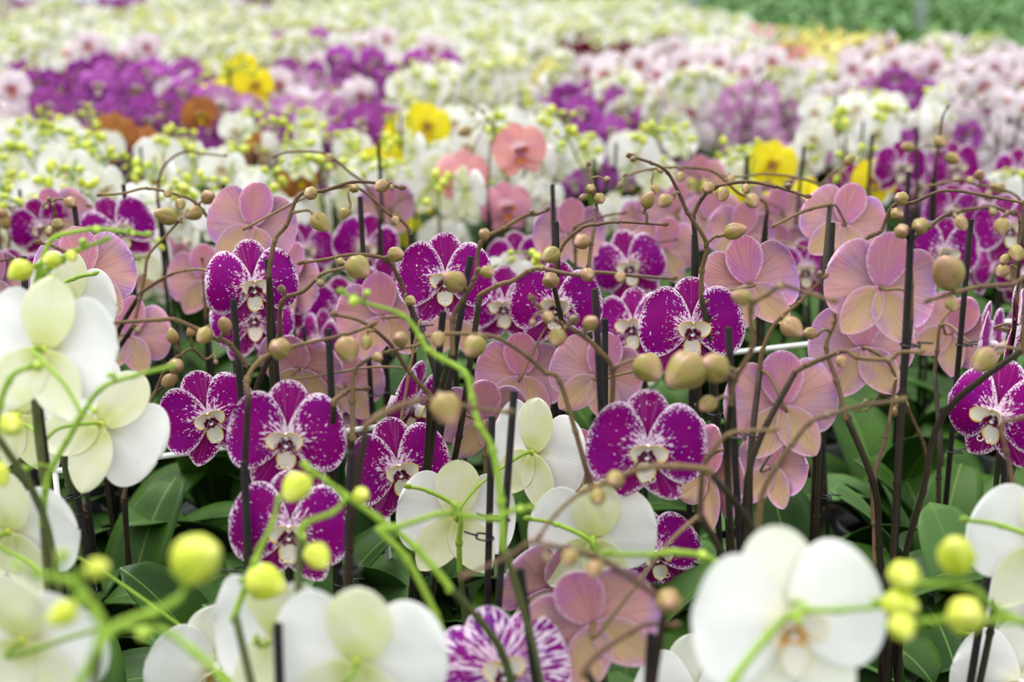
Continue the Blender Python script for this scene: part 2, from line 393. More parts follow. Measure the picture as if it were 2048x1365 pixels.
def leaf_mb(var, ns=14, nt=6):
    rs = random.Random(500 + var); L = .17 + .05 * rs.random(); W = .062 + .018 * rs.random(); el = R(rs.uniform(30, 72)); drop = rs.uniform(.7, 2.0) if el < 1 else rs.uniform(.4, .9)
    v = []; U = []; V = []; f = []; x = .012; z = .105; tw = rs.uniform(-.3, .3)
    for i in range(ns + 1):
        s = i / ns; a = el - drop * s * s
        if i: x += math.cos(a) * L / ns; z += math.sin(a) * L / ns
        wd = W / 2 * (.38 + .62 * math.sin(math.pi / 2 * min(1, s / .5))) * (max(0, 1 - max(0, (s - .55) / .45) ** 2.2) ** .5 + .02)
        for j in range(nt + 1):
            t = 2 * j / nt - 1; y = t * wd; lift = abs(t) * wd * .38 * (1 - .4 * s) + tw * y * s
            v.append((x - math.sin(a) * lift, y, z + math.cos(a) * lift)); U.append(t * wd); V.append(s * L)
    c = nt + 1; N = len(v); v += [(a, b, d - .0016) for a, b, d in v]; U += U; V += V
    for i in range(ns):
        for j in range(nt):
            a = i * c + j; f += [(a, a + c, a + c + 1, a + 1), (N + a, N + a + 1, N + a + c + 1, N + a + c)]
    for i in range(ns):
        for j, sg in ((0, 1), (nt, -1)):
            a = i * c + j; q = (a, N + a, N + a + c, a + c); f.append(q if sg > 0 else q[::-1])
    for j in range(nt): a = ns * c + j; f.append((a, N + a, N + a + 1, a + 1))
    m = MB(); m.add(v, f, 0, U, V); return m
NLEAF = 9
def leaf_mesh(var):
    k = ('L', var)
    if k not in CACHE: CACHE[k] = leaf_mb(var).mesh('leaf', ['leaf'])
    return CACHE[k]
def lathe(mb, prof, mi=0, ns=24):
    v = []; f = []; n = len(prof)
    for r, z in prof:
        for k in range(ns): a = 2 * math.pi * k / ns; v.append((r * math.cos(a), r * math.sin(a), z))
    for i in range(n - 1):
        for k in range(ns): f.append((i * ns + k, i * ns + (k + 1) % ns, (i + 1) * ns + (k + 1) % ns, (i + 1) * ns + k))
    mb.add(v, f, mi)
def pot_mb(ns=24):
    m = MB(); lathe(m, [(0, .001), (.042, .001), (.0425, .004), (.056, .112), (.0595, .113), (.060, .121), (.0585, .1215), (.0545, .113), (.041, .006), (0, .005)], 0, ns); return m
def bark_mb(ns=20):
    m = MB(); rs = random.Random(4); lathe(m, [(.0405, .0065), (.053, .100), (.045, .106), (.03, .104), (.015, .108), (0, .107)], 0, ns)
    for k in range(26):
        a = rs.uniform(0, 6.28); r = rs.uniform(0, .045); ellipsoid(m, (r * math.cos(a), r * math.sin(a), .105), (rs.uniform(.004, .009), rs.uniform(.003, .007), rs.uniform(.002, .005)), 0, 5, 4)
    return m
POT = pot_mb().mesh('pot', ['pot']); BARK = bark_mb().mesh('bark', ['bark'])
def stake_mb(a, b, r=.0028, ns=10):
    m = MB(); tube(m, [a, b], [r, r], 0, ns, 1, False)
    d = (b - a).normalized(); tube(m, [b, b + d * .0006], [r, r * .8], 0, ns, 1, False); return m
def clip_mb(c, d, r=.0052):
    """small wire clip looped round stake and stalk"""
    m = MB(); q = aim(d); pts = []
    for k in range(15):
        a = 2 * math.pi * k / 12; pts.append(c + q @ Vector((r * 1.5 * math.cos(a) + .004, r * math.sin(a), .003 * k / 14)))
    pts.append(c + q @ Vector((.020, .006, .004)))
    tube(m, pts, [.0008] * len(pts), 0, 6, 2); return m
def bract(mb, p, d, r, mi):
    ellipsoid(mb, (0, 0, 0), (r * 1.35, r * 1.1, r * 2.0), mi, 6, 4, T3(*p) @ aim(d))

# ------------------------------------------------------------------ setting
def box(mb, x0, x1, y0, y1, z0, z1, mi=0):
    v = [(x, y, z) for z in (z0, z1) for y in (y0, y1) for x in (x0, x1)]
    mb.add(v, [(0, 2, 3, 1), (4, 5, 7, 6), (0, 1, 5, 4), (2, 6, 7, 3), (0, 4, 6, 2), (1, 3, 7, 5)], mi)
def flat(me):
    me.polygons.foreach_set('use_smooth', [False] * len(me.polygons)); return me
ZF = -.72
m = MB(); box(m, -60, 60, -4, 160, ZF - .1, ZF); tag(link('floor', flat(m.mesh('floor', ['concrete']))), kind='structure')
BY = [.10 + 1.90 * i for i in range(6)]
def bench(y0, y1, x0, x1, label, group):
    e = tag(link('growing_bench', None, None, ((x0 + x1) / 2, (y0 + y1) / 2, ZF)), label, 'bench', group)
    c = e.location; hx = (x1 - x0) / 2; hy = (y1 - y0) / 2; h = -ZF
    m = MB(); box(m, -hx + .02, hx - .02, -hy + .02, hy - .02, h - .03, h); link('bench_top', flat(m.mesh('bench_top', ['bench'])), e)
    for a in ((-hx, hx, -hy, -hy + .02), (-hx, hx, hy - .02, hy), (-hx, -hx + .02, -hy + .02, hy - .02), (hx - .02, hx, -hy + .02, hy - .02)):
        m = MB(); box(m, *a, h - .07, h + .03); link('rim', flat(m.mesh('rim', ['alu'])), e)
    for sx in (-.85, .85):
        for sy in (-.7, .7):
            m = MB(); cx, cy = sx * hx, sy * hy; box(m, cx - .025, cx + .025, cy - .025, cy + .025, 0, h - .03); link('leg', flat(m.mesh('leg', ['alu'])), e)
names = ['nearest the camera, under the large white blooms', 'under the blooms just behind the speckled batch', 'third from the camera, under yellow and magenta blooms', 'fourth from the camera under mixed pink and white blooms']
for i in range(4):
    bench(BY[i], BY[i + 1] - .04, -3.2, 3.4, 'grey growing bench with aluminium rim ' + names[i], 'growing benches')
bench(BY[4], 9.6, -3.6, 1.6, 'grey growing bench under the farthest white orchids', 'growing benches')
# ------------------------------------------------------------------ the plants in focus, traced in the photograph, set at real distances
DW = .092
STAKES = [(467, 600, 14), (47, 515, 14), (149, 415, 11), (657, 660, 15), (488, 925, 16), (1028, 785, 16), (984, 835, 15), (886, 625, 14.5),
          (941, 515, 14), (822, 470, 12), (1112, 445, 12), (1105, 370, 10), (1190, 580, 15.5), (1389, 470, 12.5), (1665, 447, 12.5), (1822, 460, 15.5),
          (1457, 657, 16), (1942, 440, 12), (447, 370, 9), (1495, 315, 8), (1817, 345, 10), (1608, 295, 7.5), (757, 285, 8), (555, 1250, 21),
          (535, 520, 13), (1210, 640, 14), (720, 395, 11), (1745, 270, 7.5), (1832, 255, 7.5), (247, 370, 9.5)]
b, g = 'b', 'g'
STEMS = [
 (b, 1.14, 1.05, [(489, 725), (455, 685), (431, 678), (393, 658), (349, 640), (318, 640), (222, 647), (191, 654), (154, 671)]),
 (b, 1.04, 1.08, [(497, 790), (495, 757), (523, 719), (581, 695), (632, 683), (697, 668), (745, 650)]),
 (b, 1.2, 1.12, [(560, 668), (564, 603), (608, 582), (646, 548), (700, 535)]),
 (b, 1.25, 1.22, [(538, 545), (550, 480), (574, 449), (598, 391), (650, 381), (708, 364), (776, 370), (804, 377)]),
 (b, 1.55, 1.5, [(455, 470), (420, 439), (390, 405), (359, 391), (294, 377), (246, 387), (198, 391)]),
 (b, 1.5, 1.5, [(268, 650), (280, 596), (290, 548), (297, 511), (328, 476), (359, 442)]),
 (b, 1.5, 1.45, [(283, 585), (321, 560), (345, 548), (372, 541)]),
 (b, 1.9, 1.85, [(315, 400), (318, 360), (330, 330), (365, 305), (410, 308), (450, 312)]),
 (b, 1.75, 1.7, [(760, 430), (735, 375), (700, 345), (650, 308), (581, 304), (547, 314)]),
 (b, 1.45, 1.4, [(835, 540), (817, 458), (797, 437), (776, 427), (722, 379), (680, 372)]),
 (b, 1.55, 1.5, [(113, 470), (110, 425), (100, 400), (88, 412)]),
 (b, 1.12, 1.1, [(905, 700), (906, 637), (925, 600), (951, 555), (961, 487), (1010, 455), (1050, 432), (1075, 428), (1093, 421)]),
 (b, 1.25, 1.18, [(810, 590), (797, 555), (770, 519), (711, 509), (650, 519), (600, 527)]),
 (b, 1.2, 1.12, [(960, 590), (1000, 569), (1026, 562), (1060, 541), (1087, 538), (1156, 551), (1197, 545), (1270, 552), (1347, 558)]),
 (b, 1.35, 1.3, [(1105, 560), (1122, 497), (1163, 456), (1197, 449), (1240, 444), (1330, 450)]),
 (b, 1.4, 1.45, [(1178, 530), (1183, 487), (1193, 418), (1187, 375), (1176, 330)]),
 (b, 1.15, 1.1, [(860, 790), (817, 743), (780, 688), (725, 644), (667, 630)]),
 (b, 1.06, 1.0, [(1224, 808), (1224, 736), (1196, 700), (1170, 675), (1111, 641), (1074, 610), (1062, 598)]),
 (b, 1.06, 1.02, [(1178, 960), (1150, 860), (1118, 760), (1091, 745), (1053, 712), (1012, 685), (975, 671), (889, 668), (840, 676)]),
 (b, 1.08, 1.1, [(705, 870), (705, 800), (709, 741), (745, 715), (780, 703), (840, 690)]),
 (b, 1.08, 1.1, [(668, 802), (690, 786), (705, 779), (732, 779)]),
 (b, .84, .88, [(733, 850), (780, 820), (838, 802), (880, 800), (930, 813), (1019, 826)]),
 (b, 1.22, 1.15, [(1402, 590), (1404, 540), (1413, 487), (1375, 425), (1362, 395), (1335, 345), (1300, 325), (1258, 313)]),
 (b, 1.32, 1.28, [(1386, 432), (1406, 394), (1433, 374), (1492, 364), (1553, 374), (1615, 394)]),
 (b, 1.4, 1.32, [(1660, 410), (1621, 418), (1587, 432), (1546, 453)]),
 (b, 1.3, 1.25, [(1700, 500), (1745, 470), (1762, 463), (1786, 412), (1827, 405), (1891, 381), (1984, 394), (2046, 406)]),
 (b, 1.1, 1.05, [(1822, 640), (1823, 487), (1861, 453), (1902, 427), (1980, 415), (2025, 427)]),
 (b, 1.05, 1.0, [(2046, 700), (2052, 560), (2025, 569), (1960, 574), (1908, 586), (1854, 603)]),
 (b, 1.12, 1.15, [(1690, 830), (1673, 760), (1652, 695), (1669, 641), (1661, 580), (1666, 531)]),
 (b, 1.12, 1.08, [(1520, 740), (1526, 699), (1553, 644), (1601, 603), (1649, 555)]),
 (b, .96, .90, [(1462, 800), (1471, 757), (1505, 695), (1502, 617), (1539, 586), (1566, 572), (1620, 588), (1666, 603)]),
 (b, 1.08, 1.02, [(1590, 745), (1618, 729), (1650, 716), (1690, 702), (1715, 716), (1779, 719), (1800, 705), (1840, 705)]),
 (b, .95, .92, [(1515, 1080), (1524, 992), (1553, 932), (1587, 885), (1621, 844), (1656, 832), (1717, 813), (1803, 801)]),
 (b, .93, .9, [(1400, 1030), (1406, 940), (1424, 905), (1461, 867), (1546, 861)]),
 (b, .88, .86, [(1077, 1075), (1111, 1030), (1163, 985), (1214, 965), (1282, 938), (1347, 933), (1415, 940)][::-1]),
 (b, .80, .78, [(1330, 1215), (1310, 1190), (1231, 1136), (1183, 1112), (1094, 1091), (1060, 1085), (1019, 1112), (930, 1153)]),
 (b, .80, .82, [(1170, 1341), (1197, 1307), (1265, 1262), (1300, 1249), (1350, 1252)]),
 (b, 1.16, 1.2, [(1750, 1120), (1748, 960), (1772, 871), (1785, 803), (1795, 740)]),
 (b, 1.18, 1.2, [(1752, 1080), (1741, 956), (1710, 871), (1697, 837)]),
 (b, 1.0, 1.0, [(2030, 990), (2012, 900), (2003, 850), (2040, 838)]),
 (b, 1.3, 1.3, [(2035, 640), (2028, 560), (2036, 500), (2040, 440), (2030, 425)]),
 (b, 1.7, 1.65, [(2046, 470), (2040, 400), (1990, 375), (1920, 360), (1860, 372)]),
 (b, 1.95, 1.9, [(1870, 330), (1880, 270), (1885, 235), (1895, 215)]),
 (b, 1.6, 1.55, [(1535, 420), (1525, 400), (1480, 388), (1430, 345), (1340, 335), (1250, 352)]),
 (b, 1.75, 1.7, [(1655, 440), (1640, 372), (1590, 355), (1530, 348), (1440, 352)]),
 (b, 2.4, 2.4, [(976, 400), (978, 355), (981, 290), (988, 263), (964, 225), (934, 205)]),
 (g, .98, .95, [(60, 700), (62, 623), (68, 582), (79, 541), (92, 500), (113, 473), (178, 459), (205, 458), (294, 470)]),
 (g, .97, .95, [(78, 560), (100, 535), (130, 514), (164, 497), (212, 480)]),
 (g, .90, .88, [(85, 1040), (92, 973), (103, 936), (137, 878), (164, 830), (205, 775), (273, 751), (342, 734)]),
 (g, .85, .85, [(-8, 870), (0, 809), (20, 758), (45, 738), (62, 736)]),
 (g, .88, .92, [(1006, 1090), (1002, 1000), (985, 900), (958, 850), (944, 795), (930, 746), (880, 716), (855, 699), (841, 675), (804, 630), (729, 606), (681, 584)]),
 (g, .84, .84, [(895, 1170), (828, 1093), (753, 1035), (684, 987), (650, 960), (609, 932)]),
 (g, .83, .84, [(880, 1260), (869, 1225), (814, 1119), (760, 1060), (790, 1056), (882, 1028), (940, 1034), (992, 1038), (1026, 1021), (1057, 1018)]),
 (g, .83, .84, [(470, 1230), (513, 1117), (547, 1042), (556, 1000)]),
 (g, .83, .83, [(600, 1070), (612, 1046), (667, 1025), (690, 1000)]),
 (g, .60, .62, [(150, 1390), (205, 1269), (191, 1225), (154, 1170), (110, 1155), (70, 1152)]),
 (g, .60, .64, [(200, 1290), (240, 1250), (308, 1225), (355, 1200), (372, 1170)]),
 (g, .66, .68, [(470, 1400), (444, 1355), (386, 1303), (328, 1262), (290, 1262)]),
 (g, .68, .70, [(1450, 1400), (1471, 1355), (1539, 1269), (1594, 1225), (1683, 1221), (1779, 1211)]),
 (g, .70, .66, [(2100, 1300), (2052, 1247), (1997, 1242), (1878, 1242), (1779, 1252)]),
 (g, .72, .70, [(2080, 1260), (2000, 1225), (1960, 1190), (1929, 1173), (1840, 1167), (1800, 1162)]),
 (g, .84, .84, [(1470, 1150), (1412, 1116), (1350, 1105), (1300, 1110), (1212, 1108)])]
BUDS = [(405, 672, 48), (448, 650, 44), (276, 662, 20), (554, 698, 66), (564, 579, 26), (642, 569, 22), (642, 446, 54), (618, 387, 40), (708, 377, 32), (783, 376, 18),
 (331, 433, 52), (386, 428, 48), (418, 396, 38), (360, 410, 34), (140, 406, 34), (116, 450, 38), (335, 388, 28), (98, 398, 12), (92, 416, 14), (105, 410, 12),
 (103, 465, 36), (195, 461, 26), (164, 484, 24), (103, 524, 46), (104, 562, 32), (143, 514, 36), (41, 545, 58), (266, 468, 16), (220, 751, 22), (186, 823, 24), (75, 734, 34),
 (22, 853, 74), (3, 950, 56), (44, 939, 26), (706, 603, 30), (735, 588, 20), (821, 603, 34), (799, 680, 50), (949, 698, 60), (893, 823, 82),
 (594, 980, 76), (636, 1117, 70), (725, 992, 50), (34, 1136, 30), (127, 1112, 36), (198, 1138, 62), (122, 1228, 74), (287, 1272, 40), (533, 1172, 96), (400, 1125, 130),
 (1140, 1120, 46), (1190, 1142, 52), (1336, 1207, 84), (1197, 996, 50), (1231, 962, 56), (1095, 1120, 26), (1810, 1160, 84), (1800, 1213, 90), (1909, 1112, 118), (1930, 1235, 118),
 (1805, 1262, 70), (1404, 1112, 30), (1596, 1240, 30), (910, 1010, 22), (1040, 1020, 24),
 (905, 562, 64), (976, 547, 36), (966, 468, 34), (1100, 562, 54), (1100, 512, 54), (1176, 553, 38), (1241, 558, 30), (1163, 487, 42), (793, 512, 42), (717, 540, 64), (695, 702, 64),
 (732, 687, 38), (792, 442, 26), (690, 428, 28), (1063, 424, 18), (1183, 647, 46), (1149, 640, 32), (1115, 680, 48), (1097, 638, 34), (1064, 647, 22), (877, 682, 40), (757, 716, 34),
 (1087, 422, 12), (680, 525, 26), (1297, 742, 78), (1372, 750, 104), (1426, 740, 78), (1416, 811, 50), (1471, 463, 52), (1330, 405, 38), (1298, 400, 42), (1360, 355, 30), (1416, 379, 34), (1444, 390, 42),
 (1504, 404, 46), (1490, 378, 26), (1310, 380, 26), (1265, 318, 18), (1799, 397, 42), (1796, 429, 38), (1922, 448, 40), (2004, 456, 42), (1806, 464, 46), (1837, 452, 48), (1985, 425, 24),
 (2005, 545, 36), (2032, 509, 50), (1685, 615, 22), (1480, 594, 50), (1586, 657, 64), (1618, 668, 40), (1683, 726, 32), (1967, 722, 74), (1893, 546, 86), (1905, 610, 40), (1655, 832, 20), (1778, 722, 16),
 (929, 264, 34), (1010, 262, 20), (946, 228, 14), (968, 222, 12), (760, 372, 40), (660, 318, 24), (1905, 700, 0), (1815, 295, 34), (1880, 285, 36), (1905, 318, 36), (1960, 350, 30), (1700, 320, 28),
 (1665, 552, 16), (1640, 548, 18), (1560, 574, 26), (1182, 380, 26), (1200, 400, 30), (1215, 360, 22), (1165, 395, 22), (1240, 372, 20), (2010, 520, 30), (1940, 362, 26), (1320, 340, 22), (1460, 360, 24), (1575, 372, 20)]
BUDS = [x for x in BUDS if x[2]]
# x, y, span in pixels, kind, yaw (0 faces the camera, 180 away), pitch (up), roll, real span
FLOWERS = [
 (503, 452, 185, 'sp', 176, -6, 14), (505, 572, 190, 'sp', 22, 8, 0), (580, 558, 165, 'sp', 138, -8, 22), (236, 462, 150, 'sp', 18, 8, -22), (168, 552, 205, 'sp', 190, -12, -6),
 (260, 672, 165, 'sp', 172, -18, 3), (0, 560, 170, 'sp', 150, 0, 0), (322, 528, 130, 'sp', 188, -4, 10), (418, 835, 200, 'sp', 14, 10, -16), (575, 876, 238, 'sp', 2, 10, 2),
 (580, 1060, 245, 'sp', 3, 10, 2), (505, 640, 170, 'sp', 20, 30, 0), (600, 735, 180, 'sp', 165, 25, 0), (765, 632, 185, 'sp', 188, -8, -6), (890, 560, 195, 'sp', 2, 10, 0),
 (910, 640, 150, 'sp', 180, -12, 0), (731, 492, 135, 'sp', 10, 0, 16), (1034, 525, 130, 'sp', 4, 4, -5), (1010, 612, 165, 'sp', -12, 8, -4), (1112, 612, 188, 'sp', -4, 10, 2),
 (1258, 532, 150, 'sp', -8, 8, -16), (1382, 657, 212, 'sp', 2, 12, 0), (1268, 655, 170, 'sp', -30, 20, -14), (1138, 468, 150, 'sp', 190, -4, 4), (772, 415, 120, 'sp', 200, 10, 0),
 (1042, 752, 185, 'sp', 176, -6, 0), (1192, 752, 190, 'sp', 184, -6, 18), (1292, 898, 245, 'sp', 2, 6, 2), (965, 838, 190, 'sp', 185, 12, 0), (822, 812, 190, 'sp', 62, -12, 20),
 (796, 938, 215, 'sp', 16, 10, -8), (1180, 952, 212, 'sp', 158, 2, -14), (1308, 1110, 190, 'sp', 10, 14, -14), (1105, 1175, 235, 'sp', 205, 16, 14), (1185, 1245, 275, 'sp', 188, 0, -24),
 (1003, 1345, 280, 'st', 6, 34, -12), (1497, 568, 205, 'sp', 184, -8, -12), (1612, 540, 130, 'sp', -20, 8, -10), (1686, 448, 172, 'sp', 176, -10, 16), (1760, 575, 232, 'sp', 183, -8, 10),
 (1726, 695, 218, 'sp', 180, -12, -4), (1564, 812, 232, 'sp', 180, -8, -3), (1905, 665, 170, 'sp', 140, -5, 26), (1885, 505, 150, 'sp', 8, 4, 6), (1900, 425, 120, 'sp', 6, 6, 6),
 (1975, 690, 180, 'sp', 58, 0, 8), (1995, 830, 225, 'sp', -48, 8, 0), (1420, 945, 225, 'sp', 116, 0, 14), (1545, 935, 175, 'sp', 130, -10, -10), (1465, 1230, 0, 'sp', 0, 0, 0),
 (1702, 378, 105, 'sp', 2, 4, 0), (1800, 335, 110, 'sp', 4, 4, 0), (1835, 372, 100, 'sp', -6, 4, -8), (1908, 335, 108, 'sp', 12, 6, -6), (1965, 410, 110, 'sp', 10, 0, 0), (2035, 345, 100, 'sp', 0, 0, 0),
 (1400, 360, 105, 'sp', 170, 0, 0), (1345, 425, 120, 'sp', 188, 0, 8), (1425, 440, 125, 'sp', 176, 0, -8), (1480, 470, 140, 'sp', 180, -5, 12), (1555, 430, 115, 'sp', 184, 0, -6), (1290, 445, 110, 'sp', 182, 0, 0),
 (1330, 500, 140, 'sp', 186, 0, 6), (1530, 345, 80, 'sp', 120, 0, 20), (2030, 660, 200, 'sp', 70, 0, 8), (410, 560, 150, 'sp', 190, -5, 0), (612, 500, 120, 'sp', 10, 5, 0), (680, 620, 140, 'sp', 20, 0, 0),
 (690, 770, 160, 'sp', 186, 0, 0), (1560, 500, 120, 'sp', 184, 5, -12), (120, 440, 140, 'sp', 176, 0, -20), (1640, 760, 0, 'sp', 0, 0, 0), (1000, 470, 0, 'sp', 0, 0, 0), (1980, 500, 120, 'sp', 190, 0, 0),
 (925, 352, 108, 'sa', 6, 4, 2), (1038, 300, 112, 'sa', 12, 4, -10), (1012, 415, 105, 'sk', 10, 4, -4), (868, 368, 125, 'wh', 196, 0, 0, .114), (925, 400, 110, 'wh', 4, 10, 0, .108),
 (90, 700, 300, 'wh', 172, -14, 8, .10), (140, 600, 210, 'wh', 160, 0, 16, .09), (205, 850, 270, 'wh', 168, -22, 40, .10), (40, 830, 260, 'wh', 175, -6, 0, .10), (20, 1060, 290, 'wh', 168, 10, 10, .10), (50, 1275, 360, 'wh', 170, 10, 0, .10),
 (560, 1275, 330, 'wh', 150, -6, -10, .10), (715, 1320, 360, 'wh', 172, 6, 8, .10), (430, 1330, 280, 'wh', 20, -10, 0, .10), (912, 1035, 240, 'wh', 186, -14, 4, .10), (1068, 905, 235, 'wh', 140, -6, 6, .10), (1185, 1075, 260, 'wh', 178, 4, 6, .10),
 (1575, 1245, 395, 'wh', 4, 14, -8, .10), (1390, 1400, 270, 'wh', 10, 10, 0, .10), (2040, 1370, 270, 'wh', -14, 14, 0, .10), (2090, 1090, 300, 'wh', 170, 0, 0, .10), (2085, 1190, 260, 'wh', 10, 0, 0, .10)]
FLOWERS = [x for x in FLOWERS if x[2]]

class Plant:
    def __init__(s, x, y, kind='b'): s.x = x; s.y = y; s.kind = kind; s.stakes = []; s.stems = []; s.flowers = []; s.buds = []; s.extra = []; s.pot = None
HP = []
def near_plant(x, y, r, kind=None):
    best = None
    for p in HP:
        if kind and p.kind != kind and (p.stems or p.kind != 'b'): continue
        d = math.hypot(p.x - x, p.y - y)
        if d < r: r = d; best = p
    return best
for i, (sx_, sy_, sw) in enumerate(STAKES):
    t = P(sx_, sy_, .0058 * FPX / sw)
    p = near_plant(t.x, t.y + .01, .06)
    if not p: p = Plant(t.x, t.y + .01); HP.append(p)
    p.stakes.append(t)
HP[0].kind = 'b'
stem3 = []
for (c, d0, d1, pts) in STEMS:
    L = [0]
    for i in range(1, len(pts)): L.append(L[-1] + math.dist(pts[i], pts[i - 1]))
    q = [P(x, y, d0 + (d1 - d0) * l / L[-1]) for (x, y), l in zip(pts, L)]
    stem3.append((c, q, pts))
    f = q[0]; best = None; bd = .10
    for p in HP:
        if c == 'g' and p.kind == 'b' and (p.stems or p.flowers): continue
        if c == 'b' and p.kind == 'g': continue
        for s in p.stakes or [Vector((p.x, p.y, f.z + .01))]:
            d = math.hypot(s.x - f.x, s.y - f.y) + max(0, f.z - s.z) * .5 + len(p.stems) * .012
            if d < bd: bd = d; best = p
    if best is None:
        best = Plant(f.x, f.y + .008, c); HP.append(best)
    if c == 'g': best.kind = 'g'
    best.stems.append((c, q, False))
# flowers: each joins the nearest spike of its own colour group, else gets a plant beneath it
def grp(k): return 'g' if k == 'wh' else 'b'
def samples():
    out = []
    for p in HP:
        for (c, q, _) in p.stems:
            for a, b_ in zip(q[:-1], q[1:]):
                for k in range(4): out.append((a.lerp(b_, k / 4), p, c))
            for k in range(1, 6): out.append((Vector((p.x, p.y, q[0].z - k * .03)).lerp(q[0], max(0, 1 - k / 2.5)), p, c))
    return out
SAMP = samples()
def fmat(x, y, w_, kind, yaw, pitch, roll, W=DW):
    d = FPX * W / w_; c = P(x, y, d)
    return Matrix.Translation(c) @ RZ(yaw) @ RX(-pitch) @ RY(roll if abs(yaw) < 90 else -roll) @ Matrix.Scale(W, 4), c
def ped(start, back, end, attach_dir=None):
    m1 = start + back * .016; m2 = end.lerp(m1, .35) + Vector((0, 0, .006)); return [end, m2, m1, start]
for i, fl in enumerate(FLOWERS):
    mt, c = fmat(*fl[:7], *(fl[7:] or ()))
    back = (mt.to_3x3() @ Vector((0, 1, 0))).normalized(); st = c + back * .002
    best = None; bd = .155
    for s, p, cc in SAMP:
        if cc != grp(fl[3]): continue
        v = s - c; d = v.length
        if v.dot(back) < -.01: d += .08
        if d < bd: bd = d; best = (s, p)
    if best is None:
        bx, by = c.x + back.x * .03, c.y + back.y * .03
        pl = None
        for p in HP:
            if p.kind == grp(fl[3]) and math.hypot(p.x - bx, p.y - by) < .10: pl = p; break
        if pl is None: pl = Plant(bx, by, grp(fl[3])); HP.append(pl)
        top = c + back * .035 + Vector((0, 0, .012)); q = [top + Vector((0, 0, -.05)) + back * .004, top, top + Vector((random.Random(i).uniform(-.04, .04), .01, .012)), top + Vector((random.Random(i).uniform(-.07, .07), .01, .016))]
        pl.stems.append((grp(fl[3]), q, True)); best = (top, pl)
        for k in range(3):
            SAMP.append((q[0].lerp(q[1], k / 3), pl, grp(fl[3])))
        SAMP.append((top, pl, grp(fl[3])))
    best[1].flowers.append((fl, mt, ped(st, back, best[0])))
rb = random.Random(8)
for (x, y, sz) in BUDS:
    best = None; bd = 150
    for p in HP:
        for (c, q, auto) in p.stems:
            if auto: continue
            for a, b_ in zip(q[:-1], q[1:]):
                for k in range(5):
                    s = a.lerp(b_, k / 5); u, v, d = proj(s); e = math.hypot(u - x, v - y) + (8 if v > y else 0)
                    if e < bd: bd = e; best = (s, p, c, d, (u, v))
    if not best: continue
    s, p, c, d, uv = best
    d2 = d - .012; ctr = P(x, y, d2); ln = sz / FPX * d2
    dr = (ctr - s); dr = dr.normalized() if dr.length > .004 else Vector((rb.uniform(-1, 1), -.6, -.3)).normalized()
    dr = (dr + Vector((rb.uniform(-.5, .5), rb.uniform(-.5, .1), rb.uniform(-.4, .2)))).normalized()
    base = ctr - dr * ln * .5
    rr = .0013 if ln > .012 else .0009
    p.buds.append((c, base, dr, ln, rb.randrange(4), [s, s.lerp(base, .5) + Vector((0, -.002, .003)), base - dr * min(.006, ln * .3), base + dr * ln * .04], rr))
# push pots apart
for it in range(300):
    for i, p in enumerate(HP):
        for q in HP[i + 1:]:
            dx, dy = q.x - p.x, q.y - p.y; d = math.hypot(dx, dy) or 1e-4
            if d < .1245:
                k = (.125 - d) / 2 / d; p.x -= dx * k; q.x += dx * k; p.y -= dy * k; q.y += dy * k
POTS = [(p.x, p.y) for p in HP]
NODE_R = {'b': (.0021, .0012), 'g': (.0023, .0013)}
def build_spike(p, org, c, q, stake_top, idx):
    """mesh of one whole flower spike from the pot to its tip, world points minus org"""
    m = MB(); r0, r1 = NODE_R[c]
    q = [a - org for a in q]; n = len(q)
    off = Vector((.008 * math.cos(idx * 2.1), .008 * math.sin(idx * 2.1), 0))
    soil = Vector((.018 * math.cos(idx * 2.4 + 1), .018 * math.sin(idx * 2.4 + 1), .10))
    top = stake_top - org if stake_top is not None else Vector((q[0].x, q[0].y, q[0].z - .02)) 
    sb = Vector((.012, .01, .03)); low = []
    zt = q[0].z - .06
    for k in range(6):
        z = .13 + (zt - .13) * k / 5 if zt > .16 else .11 + .01 * k
        t = (z - sb.z) / max(.05, top.z - sb.z); pt = sb.lerp(top, min(t, 1)) + off; pt.z = z
        f = k / 5; pt = pt.lerp(Vector((q[0].x, q[0].y, z)), max(0, (f - .6)) * .8 if stake_top is not None else f * .8); low.append(pt)
    pts = [soil] + low; tube(m, pts + [q[0]], [.0027] * len(pts) + [.0023], 1, 8, 4)
    for k in (2, 4): bract(m, low[k], Vector((0, 0, 1)), .0026, 1)
    rad = [r0 + (r1 - r0) * i / (n - 1) for i in range(n)]
    fine = [q[0]]; fr = [rad[0]]
    for i in range(1, n):
        seg = (q[i] - q[i - 1]).length; kk = max(1, int(seg / .022))
        for k in range(1, kk + 1):
            t = k / kk; pt = q[i - 1].lerp(q[i], t)
            if k < kk: pt = pt + Vector((0, 0, .0022 * (-1) ** len(fine)))
            fine.append(pt); fr.append(rad[i - 1] + (rad[i] - rad[i - 1]) * t)
    tube(m, [q[0] - Vector((0, 0, .004))] + fine, [rad[0]] + fr, 0, 8, 5)
    for k in range(1, len(fine)):
        d = (fine[k] - fine[k - 1]).normalized(); bract(m, fine[k] - d * .001, d + Vector((0, 0, .35 * (-1) ** k)), fr[k] * 1.12, 0)
    for k in (0, 1): bract(m, fine[-1] + Vector((.001 * k, 0, .001 * k)), (fine[-1] - fine[-2]).normalized(), .0016, 0)
    return m, low
